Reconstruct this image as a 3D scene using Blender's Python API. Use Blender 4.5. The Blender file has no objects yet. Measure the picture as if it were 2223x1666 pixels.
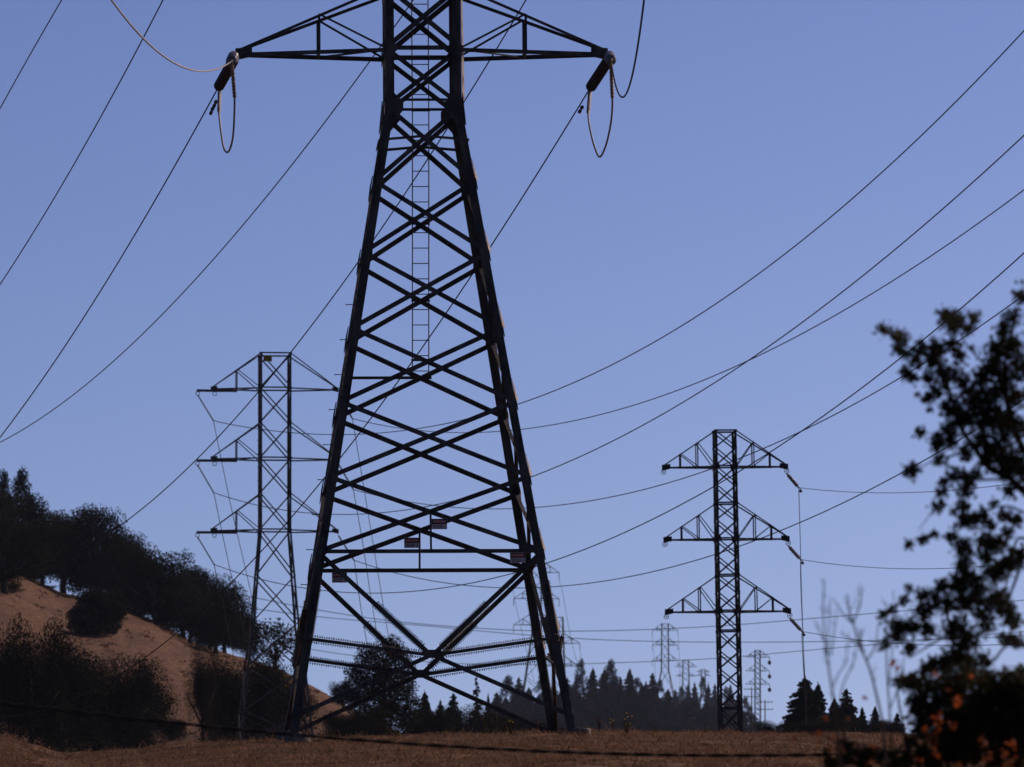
import bpy, math, random
import numpy as np
from mathutils import Vector, Matrix

# ------------------------------------------------------------------ camera, sky, sun, exposure
sc = bpy.context.scene
W, H = 2223.0, 1666.0                       # photograph size, used to turn photo measures into places
FPX = 22830.0                               # long telephoto
TILT = math.atan((3200.0 - H / 2) / FPX)    # camera looks up the hill
CA, SA = math.cos(TILT), math.sin(TILT)
cam_d = bpy.data.cameras.new("camera")
cam_d.sensor_fit = 'HORIZONTAL'
cam_d.sensor_width = 36.0
cam_d.lens = 36.0 * FPX / W
cam_d.clip_start = 1.0
cam_d.clip_end = 30000.0
cam_d.dof.use_dof = True
cam_d.dof.focus_distance = 281.0
cam_d.dof.aperture_fstop = 7.0
cam = bpy.data.objects.new("camera", cam_d)
sc.collection.objects.link(cam)
cam.location = (0, 0, 0)
cam.rotation_euler = (math.pi / 2 + TILT, 0, 0)
sc.camera = cam

SUN_AZ, SUN_EL = math.radians(54.0), math.radians(33.0)   # to the right of and beyond the tower
world = bpy.data.worlds.new("World")
sc.world = world
world.use_nodes = True
wn = world.node_tree
for n in list(wn.nodes):
    wn.nodes.remove(n)
sky = wn.nodes.new('ShaderNodeTexSky')
sky.sky_type = 'NISHITA'
sky.sun_disc = False
sky.sun_elevation = SUN_EL
sky.sun_rotation = SUN_AZ
sky.altitude = 0.0
sky.air_density = 0.5
sky.dust_density = 1.0
sky.ozone_density = 6.0
bg = wn.nodes.new('ShaderNodeBackground')
bg.inputs['Strength'].default_value = 0.0515
skg = wn.nodes.new('ShaderNodeGamma')           # deep dry-season sky: more contrast between zenith and horizon
skg.inputs['Gamma'].default_value = 2.2
skt = wn.nodes.new('ShaderNodeMix')
skt.data_type = 'RGBA'; skt.blend_type = 'MULTIPLY'; skt.inputs['Factor'].default_value = 1.0
skt.inputs['B'].default_value = (0.74, 0.374, 0.213, 1)
wo = wn.nodes.new('ShaderNodeOutputWorld')
wn.links.new(sky.outputs['Color'], skg.inputs['Color'])
wn.links.new(skg.outputs['Color'], skt.inputs['A'])
wn.links.new(skt.outputs['Result'], bg.inputs['Color'])
wn.links.new(bg.outputs['Background'], wo.inputs['Surface'])

sun_d = bpy.data.lights.new("sun", 'SUN')
sun_d.energy = 2.6
sun_d.angle = math.radians(0.53)
sun_d.color = (1.0, 0.86, 0.70)
sun = bpy.data.objects.new("sun", sun_d)
sc.collection.objects.link(sun)
sdir = Vector((math.sin(SUN_AZ) * math.cos(SUN_EL), math.cos(SUN_AZ) * math.cos(SUN_EL), math.sin(SUN_EL)))
sun.rotation_euler = sdir.to_track_quat('Z', 'Y').to_euler()
sun.location = (80, 40, 120)

sc.view_settings.view_transform = 'Standard'
sc.view_settings.look = 'None'
sc.view_settings.gamma = 1.0
sc.view_settings.exposure = 0.0
sc.view_settings.use_curve_mapping = False
sc.render.engine = 'CYCLES'
sc.cycles.use_denoising = True
sc.cycles.max_bounces = 5
sc.cycles.diffuse_bounces = 2
sc.cycles.glossy_bounces = 2
sc.cycles.transmission_bounces = 2
sc.cycles.transparent_max_bounces = 6
sc.cycles.volume_bounces = 0
sc.cycles.pixel_filter_type = 'BLACKMAN_HARRIS'
sc.cycles.filter_width = 1.5

rng = np.random.default_rng(7)
random.seed(7)
COL = sc.collection

# ------------------------------------------------------------------ helpers
def at(px, py, Y):
    """the place in the world seen at photo pixel (px, py), at distance Y"""
    u = (px - W / 2) / FPX
    v = (H / 2 - py) / FPX
    t = Y / (CA - v * SA)
    return Vector((u * t, Y, t * (SA + v * CA)))

def zof(py, Y):
    v = (H / 2 - py) / FPX
    return Y * (SA + v * CA) / (CA - v * SA)

def mpp(Y):                                  # metres per photo pixel at distance Y
    return Y * 1.004 / FPX

def tag(o, label=None, cat=None, group=None, kind=None):
    if label: o['label'] = label
    if cat: o['category'] = cat
    if group: o['group'] = group
    if kind: o['kind'] = kind
    return o

def empty(name, loc=(0, 0, 0), rot=(0, 0, 0)):
    o = bpy.data.objects.new(name, None)
    o.empty_display_size = 0.5
    COL.objects.link(o)
    o.location = loc
    o.rotation_euler = rot
    return o

class MB:
    def __init__(s):
        s.v, s.f = [], []
    def add(s, vs, fs):
        b = len(s.v)
        s.v.extend([tuple(p) for p in vs])
        s.f.extend([tuple(b + i for i in f) for f in fs])
    def box(s, lo, hi):
        x0, y0, z0 = lo; x1, y1, z1 = hi
        s.add([(x0,y0,z0),(x1,y0,z0),(x1,y1,z0),(x0,y1,z0),(x0,y0,z1),(x1,y0,z1),(x1,y1,z1),(x0,y1,z1)],
              [(0,3,2,1),(4,5,6,7),(0,1,5,4),(1,2,6,5),(2,3,7,6),(3,0,4,7)])
    def prism(s, ring0, ring1):
        n = len(ring0)
        s.add(list(ring0) + list(ring1),
              [tuple(range(n))[::-1], tuple(range(n, 2 * n))] + [(i, (i + 1) % n, n + (i + 1) % n, n + i) for i in range(n)])
    def bar(s, a, b, w, h, up=(0, 0, 1)):
        a, b, up = Vector(a), Vector(b), Vector(up)
        d = (b - a).normalized()
        r = d.cross(up)
        if r.length < 1e-4: r = d.cross(Vector((1, 0, 0)))
        r.normalize()
        q = r.cross(d)
        P = [(-w/2,-h/2),(w/2,-h/2),(w/2,h/2),(-w/2,h/2)]
        s.prism([a + r*x + q*y for x, y in P], [b + r*x + q*y for x, y in P])
    def angle(s, a, b, u, v, w, t, w2=None):
        """L-section from a to b, flanges along u and v"""
        a, b, u, v = Vector(a), Vector(b), Vector(u), Vector(v)
        w2 = w2 or w
        P = [(0,0),(w,0),(w,t),(t,t),(t,w2),(0,w2)]
        s.prism([a + u*x + v*y for x, y in P], [b + u*x + v*y for x, y in P])
    def brace(s, a, b, n, w, t, off=0.0):
        """angle brace lying in a face with outward normal n"""
        a, b, n = Vector(a), Vector(b), Vector(n).normalized()
        d = (b - a).normalized()
        p = n.cross(d).normalized()
        if p.z > 0: p = -p
        s.angle(a - p*w/2 + n*off, b - p*w/2 + n*off, p, -n, w, t, w*0.8)
    def tube(s, pts, radii, n=6, cap=True):
        pts = [Vector(p) for p in pts]
        if not hasattr(radii, '__len__'): radii = [radii] * len(pts)
        base = len(s.v)
        ref = None
        for i, p in enumerate(pts):
            d = (pts[min(i + 1, len(pts) - 1)] - pts[max(i - 1, 0)])
            if d.length < 1e-9: d = Vector((0, 0, 1))
            d.normalize()
            if ref is None:
                ref = d.cross(Vector((0, 0, 1)))
                if ref.length < 1e-3: ref = d.cross(Vector((1, 0, 0)))
            ref = (ref - d * ref.dot(d))
            if ref.length < 1e-6: ref = d.orthogonal()
            ref.normalize()
            q = d.cross(ref)
            for k in range(n):
                an = 2 * math.pi * k / n
                s.v.append(tuple(p + (ref * math.cos(an) + q * math.sin(an)) * radii[i]))
        for i in range(len(pts) - 1):
            for k in range(n):
                k2 = (k + 1) % n
                s.f.append((base + i*n + k, base + i*n + k2, base + (i+1)*n + k2, base + (i+1)*n + k))
        if cap:
            s.f.append(tuple(base + k for k in range(n))[::-1])
            s.f.append(tuple(base + (len(pts)-1)*n + k for k in range(n)))
    def lathe(s, prof, n=12, axis=None, org=(0, 0, 0)):
        base = len(s.v)
        for r, z in prof:
            for k in range(n):
                an = 2 * math.pi * k / n
                s.v.append((org[0] + r*math.cos(an), org[1] + r*math.sin(an), org[2] + z))
        for i in range(len(prof) - 1):
            for k in range(n):
                k2 = (k + 1) % n
                s.f.append((base+i*n+k, base+i*n+k2, base+(i+1)*n+k2, base+(i+1)*n+k))
        s.f.append(tuple(base + k for k in range(n))[::-1])
        s.f.append(tuple(base + (len(prof)-1)*n + k for k in range(n)))
    def plate(s, pts, n, t):
        n = Vector(n).normalized()
        pts = [Vector(p) for p in pts]
        s.prism([p - n*t/2 for p in pts], [p + n*t/2 for p in pts])
    def mesh(s, name, mats, smooth=False):
        me = bpy.data.meshes.new(name)
        me.from_pydata(s.v, [], s.f)
        for m in (mats if isinstance(mats, (list, tuple)) else [mats]):
            me.materials.append(m)
        if smooth:
            me.polygons.foreach_set('use_smooth', [True] * len(me.polygons))
        me.update()
        return me
    def build(s, name, mat, parent=None, smooth=False):
        o = bpy.data.objects.new(name, s.mesh(name, mat, smooth))
        COL.objects.link(o)
        if parent: o.parent = parent
        return o

def inst(name, me, parent=None, loc=(0, 0, 0), rot=(0, 0, 0), scale=(1, 1, 1)):
    o = bpy.data.objects.new(name, me)
    COL.objects.link(o)
    if parent: o.parent = parent
    o.location = loc; o.rotation_euler = rot; o.scale = scale
    return o

# ------------------------------------------------------------------ materials
def mat(name, c1, c2=None, scale=4.0, rough=0.7, metal=0.0, spec=0.3, detail=4.0, bump=0.0, lo=0.35, hi=0.65, c3=None, s3=0.5, stretch=None):
    m = bpy.data.materials.new(name)
    m.use_nodes = True
    nt = m.node_tree
    b = nt.nodes['Principled BSDF']
    b.inputs['Roughness'].default_value = rough
    b.inputs['Metallic'].default_value = metal
    b.inputs['Specular IOR Level'].default_value = spec
    c1 = tuple(c1) + (1,)
    if c2 is None:
        b.inputs['Base Color'].default_value = c1
        return m
    tc = nt.nodes.new('ShaderNodeTexCoord')
    src = tc.outputs['Object']
    if stretch:
        mp = nt.nodes.new('ShaderNodeMapping')
        mp.inputs['Scale'].default_value = stretch
        nt.links.new(src, mp.inputs['Vector']); src = mp.outputs['Vector']
    nz = nt.nodes.new('ShaderNodeTexNoise')
    nz.inputs['Scale'].default_value = scale
    nz.inputs['Detail'].default_value = detail
    nz.inputs['Roughness'].default_value = 0.65
    nt.links.new(src, nz.inputs['Vector'])
    cr = nt.nodes.new('ShaderNodeValToRGB')
    cr.color_ramp.elements[0].position = lo
    cr.color_ramp.elements[0].color = c1
    cr.color_ramp.elements[1].position = hi
    cr.color_ramp.elements[1].color = tuple(c2) + (1,)
    nt.links.new(nz.outputs['Fac'], cr.inputs['Fac'])
    out = cr.outputs['Color']
    if c3 is not None:
        n2 = nt.nodes.new('ShaderNodeTexNoise')
        n2.inputs['Scale'].default_value = s3
        n2.inputs['Detail'].default_value = 5.0
        nt.links.new(src, n2.inputs['Vector'])
        r2 = nt.nodes.new('ShaderNodeValToRGB')
        r2.color_ramp.elements[0].position = 0.48
        r2.color_ramp.elements[1].position = 0.62
        nt.links.new(n2.outputs['Fac'], r2.inputs['Fac'])
        mx = nt.nodes.new('ShaderNodeMix')
        mx.data_type = 'RGBA'
        nt.links.new(r2.outputs['Color'], mx.inputs['Factor'])
        nt.links.new(out, mx.inputs['A'])
        mx.inputs['B'].default_value = tuple(c3) + (1,)
        out = mx.outputs['Result']
    nt.links.new(out, b.inputs['Base Color'])
    if bump:
        bp = nt.nodes.new('ShaderNodeBump')
        bp.inputs['Strength'].default_value = bump
        nt.links.new(nz.outputs['Fac'], bp.inputs['Height'])
        nt.links.new(bp.outputs['Normal'], b.inputs['Normal'])
    return m

M = {}
M['steel'] = mat('weathered_steel', (0.020, 0.0195, 0.019), (0.090, 0.084, 0.078), 2.0, 0.55, 0.0, 0.3, bump=0.05, stretch=(1, 1, 0.35))
M['steel_far'] = mat('galvanised_steel_far', (0.016, 0.015, 0.015), (0.045, 0.042, 0.040), 3.0, 0.55, 0.0, 0.25)
M['steel_mid'] = mat('galvanised_steel_mid', (0.03, 0.029, 0.028), (0.10, 0.095, 0.09), 2.0, 0.5, 0.0, 0.35)
M['steel_dark'] = mat('painted_dark_steel', (0.012, 0.012, 0.012), (0.03, 0.028, 0.026), 5.0, 0.7, 0.0, 0.2)
M['ladder'] = mat('ladder_steel', (0.03, 0.03, 0.03), (0.07, 0.065, 0.06), 5.0, 0.6, 0.2, 0.3)
M['concrete'] = mat('concrete', (0.09, 0.082, 0.07), (0.18, 0.165, 0.145), 5.0, 0.9, 0, 0.2, bump=0.2)
M['wire'] = mat('aged_aluminium', (0.008, 0.008, 0.008), (0.015, 0.014, 0.014), 3.0, 0.8, 0.0, 0.05)
M['wire_sunlit'] = mat('sunlit_aluminium', (0.15, 0.15, 0.16), (0.25, 0.25, 0.265), 3.0, 0.5, 0.1, 0.3)  # same conductor metal, with the sunlight on it put into a paler colour
M['wire_thin'] = mat('thin_conductor', (0.012, 0.012, 0.012), (0.022, 0.021, 0.022), 3.0, 0.8, 0.0, 0.05)
M['cable'] = mat('rubber_cable', (0.008, 0.008, 0.008), (0.016, 0.015, 0.014), 8.0, 0.7, 0, 0.2)
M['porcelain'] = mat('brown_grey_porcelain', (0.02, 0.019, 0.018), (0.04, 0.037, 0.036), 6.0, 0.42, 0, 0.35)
M['porcelain_pale'] = mat('skylit_glazed_porcelain', (0.10, 0.105, 0.115), (0.17, 0.175, 0.185), 6.0, 0.25, 0, 0.6)  # sky light on the camera-facing strings, put into a paler glaze colour
M['glass'] = mat('toughened_glass_disc', (0.03, 0.033, 0.033), (0.06, 0.066, 0.066), 8.0, 0.12, 0, 0.8)
M['armor'] = mat('preformed_armour_rod', (0.10, 0.095, 0.09), (0.36, 0.35, 0.34), 40.0, 0.45, 0.4, 0.4, lo=0.45, hi=0.55)
M['sign_white'] = mat('weathered_white_enamel', (0.50, 0.48, 0.50), (0.72, 0.70, 0.72), 9.0, 0.7, 0, 0.2)
M['sign_black'] = mat('sign_black', (0.012, 0.01, 0.01), (0.02, 0.016, 0.016), 9.0, 0.7, 0, 0.2)
M['sign_red'] = mat('faded_sign_red', (0.30, 0.06, 0.05), (0.42, 0.11, 0.09), 12.0, 0.7, 0, 0.2)
M['sign_text'] = mat('sign_lettering', (0.62, 0.5, 0.48), (0.75, 0.62, 0.6), 12.0, 0.7, 0, 0.2)
M['plate_yellow'] = mat('yellow_number_plate', (0.30, 0.25, 0.03), (0.40, 0.33, 0.04), 4.0, 0.7, 0, 0.2)
M['ground'] = mat('dry_grass_ground', (0.042, 0.025, 0.016), (0.165, 0.096, 0.058), 1.7, 0.95, 0, 0.05, detail=12, bump=1.0, lo=0.33, hi=0.66, c3=(0.075, 0.045, 0.030), s3=0.30, stretch=(1, 0.14, 1))
M['tuft'] = mat('dark_dry_tuft', (0.05, 0.030, 0.019), (0.12, 0.07, 0.043), 0.3, 0.95, 0, 0.05)
M['plate_sunlit'] = mat('sunlit_galvanised_plate', (0.20, 0.185, 0.17), (0.32, 0.30, 0.28), 8.0, 0.6, 0.0, 0.3)  # lighter than the other steel: sunlit tone painted into the plates
M['blade_a'] = mat('dry_grass_tan', (0.125, 0.070, 0.041), (0.215, 0.130, 0.080), 0.35, 0.9, 0, 0.1)
M['blade_b'] = mat('dry_grass_brown', (0.095, 0.053, 0.031), (0.165, 0.096, 0.057), 0.5, 0.9, 0, 0.1)
M['blade_c'] = mat('dry_grass_olive', (0.075, 0.05, 0.024), (0.12, 0.08, 0.042), 0.5, 0.9, 0, 0.1)
M['oak'] = mat('oak_leaves', (0.009, 0.011, 0.0045), (0.026, 0.028, 0.011), 0.8, 0.95, 0, 0.03, lo=0.3, hi=0.7)
M['oak2'] = mat('dark_oak_leaves', (0.007, 0.0085, 0.004), (0.019, 0.021, 0.009), 0.8, 0.95, 0, 0.03, lo=0.3, hi=0.7)
M['scrub'] = mat('olive_scrub_leaves', (0.012, 0.013, 0.005), (0.032, 0.031, 0.012), 0.6, 0.95, 0, 0.03)
M['conifer'] = mat('conifer_needles', (0.009, 0.013, 0.008), (0.022, 0.029, 0.016), 0.6, 0.95, 0, 0.03)
M['bark'] = mat('bark', (0.025, 0.019, 0.014), (0.06, 0.048, 0.038), 6.0, 0.95, 0, 0.1, bump=0.3)
M['twig'] = mat('pale_bare_twig', (0.028, 0.021, 0.018), (0.055, 0.042, 0.035), 10.0, 0.9, 0, 0.1)
M['near_leaf'] = mat('near_oak_leaf', (0.014, 0.017, 0.007), (0.034, 0.034, 0.012), 7.0, 0.7, 0, 0.2)
M['near_leaf_brown'] = mat('near_brown_leaf', (0.035, 0.02, 0.009), (0.075, 0.042, 0.017), 9.0, 0.8, 0, 0.15)
M['orange_leaf'] = mat('orange_autumn_leaf', (0.24, 0.036, 0.009), (0.44, 0.11, 0.023), 9.0, 0.7, 0, 0.2)
M['yellow'] = mat('yellow_flower', (0.55, 0.38, 0.04), (0.7, 0.5, 0.06), 9.0, 0.8, 0, 0.1)
M['weed'] = mat('dry_weed_stalk', (0.07, 0.055, 0.028), (0.14, 0.10, 0.055), 4.0, 0.9, 0, 0.1)

# leaf materials let a little light through, as leaves do
for k in ('near_leaf', 'near_leaf_brown', 'orange_leaf', 'blade_a', 'blade_b', 'blade_c', 'tuft', 'weed'):
    nt = M[k].node_tree
    b = nt.nodes['Principled BSDF']
    tr = nt.nodes.new('ShaderNodeBsdfTranslucent')
    mx = nt.nodes.new('ShaderNodeMixShader')
    mx.inputs[0].default_value = 0.35
    l = b.inputs['Base Color'].links[0]
    nt.links.new(l.from_socket, tr.inputs['Color'])
    out = nt.nodes['Material Output']
    nt.links.new(b.outputs[0], mx.inputs[1]); nt.links.new(tr.outputs[0], mx.inputs[2])
    nt.links.new(mx.outputs[0], out.inputs['Surface'])

# ------------------------------------------------------------------ ground
CR_X = [-600, 0, 60, 130, 200, 300, 430, 640, 800, 1000, 1280, 1500, 1700, 2223, 2900]
CR_Y = [1560, 1602, 1618, 1640, 1638, 1632, 1619, 1609, 1604, 1598, 1592, 1595, 1596, 1602, 1600]
HL_X = [-700, -300, 0, 100, 230, 330, 430, 500, 560, 640, 720, 790, 860, 950, 1100]
HL_Y = [1100, 1165, 1222, 1243, 1276, 1318, 1383, 1408, 1428, 1462, 1510, 1552, 1590, 1612, 1616]
FH_X = [900, 1080, 1200, 1300, 1420, 1500, 1600, 1700, 1900, 2500]
FH_Y = [1600, 1560, 1535, 1522, 1545, 1558, 1572, 1588, 1596, 1590]

def sstep(a, b, x):
    t = np.clip((x - a) / (b - a), 0, 1)
    return t * t * (3 - 2 * t)

def bumps(X, Y, s):
    return (np.sin(X*1.3/s + 0.7*np.sin(Y*0.9/s)) * np.cos(Y*1.1/s + 1.7) + 0.6*np.sin(X*2.9/s + Y*2.1/s + 1.0) + 0.4*np.sin(X*5.3/s - Y*3.7/s))

def ground_z(X, Y):
    X = np.asarray(X, float); Y = np.asarray(Y, float)
    px = W/2 + FPX * X / (1.002 * np.maximum(Y, 150.0))
    crest = np.interp(px, CR_X, CR_Y)
    z290 = zof(crest, 290.0)
    tn = np.clip(Y / 290.0, -0.5, 1)
    near = -1.7 + (z290 + 1.7) * tn
    yy = np.maximum(Y, 290.0)
    p = crest + 10 * sstep(290, 340, yy) + (np.maximum(1614, crest + 14) - crest - 10) * sstep(340, 800, yy)
    hill = np.interp(px, HL_X, HL_Y)
    k = sstep(860, 1420, yy) * (1 - 0.9 * sstep(1440, 2300, yy))
    p = p + (hill - 1614) * k
    fh = np.interp(px, FH_X, FH_Y)
    k2 = sstep(3500, 4600, yy) * (1 - sstep(4800, 7200, yy))
    p = p + (fh - 1614) * k2
    far = zof(p, yy)
    z = np.where(Y < 290, near, far)
    amp = 0.07 * sstep(100, 200, Y) * (1 - sstep(300, 600, Y)) + 0.2 * sstep(860, 1000, Y) * (1 - sstep(1500, 1800, Y))
    return z + amp * bumps(X, Y, np.where(Y > 700, 6.0, 1.6))

ys = np.concatenate([np.arange(-60, 180, 20), np.arange(180, 300, 2.0), np.arange(300, 860, 20), np.arange(860, 1500, 8), np.arange(1500, 3200, 40), np.arange(3200, 9500, 150)])
cs = np.concatenate([np.linspace(-0.42, -0.075, 24, endpoint=False), np.arange(-0.075, 0.075, 0.0011), np.linspace(0.075, 0.42, 24)])
GX = (ys[:, None] + 200.0) * cs[None, :]
GY = np.repeat(ys[:, None], len(cs), 1)
GZ = ground_z(GX, GY)
nv = np.stack([GX, GY, GZ], -1).reshape(-1, 3)
nr, nc = GX.shape
ii = (np.arange(nr - 1)[:, None] * nc + np.arange(nc - 1)[None, :]).reshape(-1)
fc = np.stack([ii, ii + 1, ii + nc + 1, ii + nc], -1)
me = bpy.data.meshes.new("ground")
me.from_pydata(nv.tolist(), [], fc.tolist())
me.materials.append(M['ground'])
me.polygons.foreach_set('use_smooth', [True] * len(me.polygons))
go = bpy.data.objects.new("ground", me)
COL.objects.link(go)
tag(go, 'dry brown grassy slope rising to the tower and the hill behind', kind='structure')

def gz(x, y): return float(ground_z(np.array([x]), np.array([y]))[0])

# ------------------------------------------------------------------ foreground grass (nobody could count it)
def grass_patch(name, n, y0, y1, hmin, hmax, wid, mats, seed, label, pxlo=-620, pxhi=2850):
    r = np.random.default_rng(seed)
    Y = y0 + (y1 - y0) * r.random(n)
    px = pxlo + (pxhi - pxlo) * r.random(n)
    X = (px - W/2) / FPX * Y * 1.002
    # clumps
    cl = 0.5 + 0.5 * np.sin(X*2.1 + 1.3*np.sin(Y*0.35)) * np.cos(Y*0.45 + 0.8*np.sin(X*1.1))
    cl2 = 0.5 + 0.5 * np.sin(X*0.63 + Y*0.21 + 2.0)
    hh = (hmin + (hmax - hmin) * r.random(n)**2.2) * (0.55 + 0.7*cl*cl2 + 0.25*cl2) * np.where(r.random(n) < 0.02, 2.2 + 1.6*r.random(n), 1.0)
    Z = ground_z(X, Y) - 0.01
    an = r.random(n) * math.pi
    ww = wid * (0.6 + 0.8 * r.random(n))
    lx = (r.random(n) - 0.5) * hh * 2.4
    ly = (r.random(n) - 0.5) * hh * 2.4
    dx, dy = np.cos(an)*ww/2, np.sin(an)*ww/2
    v = np.empty((n, 5, 3))
    v[:, 0] = np.stack([X-dx, Y-dy, Z], -1)
    v[:, 1] = np.stack([X+dx, Y+dy, Z], -1)
    v[:, 2] = np.stack([X+dx*0.75+lx*0.4, Y+dy*0.75+ly*0.4, Z+hh*0.6], -1)
    v[:, 3] = np.stack([X-dx*0.75+lx*0.4, Y-dy*0.75+ly*0.4, Z+hh*0.6], -1)
    v[:, 4] = np.stack([X+lx, Y+ly, Z+hh], -1)
    b = (np.arange(n) * 5)[:, None]
    q = (b + np.array([0, 1, 2, 3])).tolist()
    t = (b + np.array([3, 2, 4])).tolist()
    me = bpy.data.meshes.new(name)
    me.from_pydata(v.reshape(-1, 3).tolist(), [], q + t)
    for m in mats: me.materials.append(m)
    pick = np.where(cl2 * 0.6 + cl*0.25 + 0.5*r.random(n) > 0.62, 0, np.where(r.random(n) > 0.3, 1, 2))
    me.polygons.foreach_set('material_index', np.concatenate([pick, pick]).astype(np.int32))
    me.update()
    o = bpy.data.objects.new(name, me)
    COL.objects.link(o)
    tag(o, label, 'grass', kind='stuff')
grass_patch('dry_grass', 330000, 165, 297, 0.025, 0.115, 0.024, [M['blade_a'], M['blade_b'], M['blade_c']], 11, 'short dry brown grass covering the foreground slope')

n_t = 9000
tY = 870 + 560 * rng.random(n_t); tpx = -80 + 1000 * rng.random(n_t)
tX = (tpx - W/2) / FPX * tY * 1.002
tZ = ground_z(tX, tY)
VV, FF = [], []
clump = np.sin(tX*0.9 + 2*np.sin(tY*0.031)) * np.sin(tY*0.045 + tX*0.35) + 0.5*np.sin(tX*2.3 + tY*0.11)
for x, y, z, cm in zip(tX, tY, tZ, clump):
    if cm < 0.15 + 0.5*rng.random(): continue
    k0 = 0.07 + 0.24 * rng.random() ** 3
    for j in range(7):
        a = rng.random() * 6.28; hh = k0 * (0.5 + rng.random()); q = len(VV); ww = k0 * 0.5
        ox, oy = (rng.random() - 0.5) * k0 * 3, (rng.random() - 0.5) * k0 * 2
        VV += [(x + ox - ww*math.cos(a), y + oy - ww*math.sin(a), z - 0.05), (x + ox + ww*math.cos(a), y + oy + ww*math.sin(a), z - 0.05), (x + ox + (rng.random()-0.5)*k0, y + oy, z + hh)]
        FF.append((q, q+1, q+2))
me = bpy.data.meshes.new('hill_tufts'); me.from_pydata(VV, [], FF); me.materials.append(M['tuft']); me.update()
o = bpy.data.objects.new('hill_tufts', me); COL.objects.link(o)
tag(o, 'dry brown tufts dotting the open hillside grass', 'grass', kind='stuff')

# ------------------------------------------------------------------ lattice tower kit
FACES = [((-1,-1),(1,-1),(0,-1,0)), ((1,-1),(1,1),(1,0,0)), ((1,1),(-1,1),(0,1,0)), ((-1,1),(-1,-1),(-1,0,0))]

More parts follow.
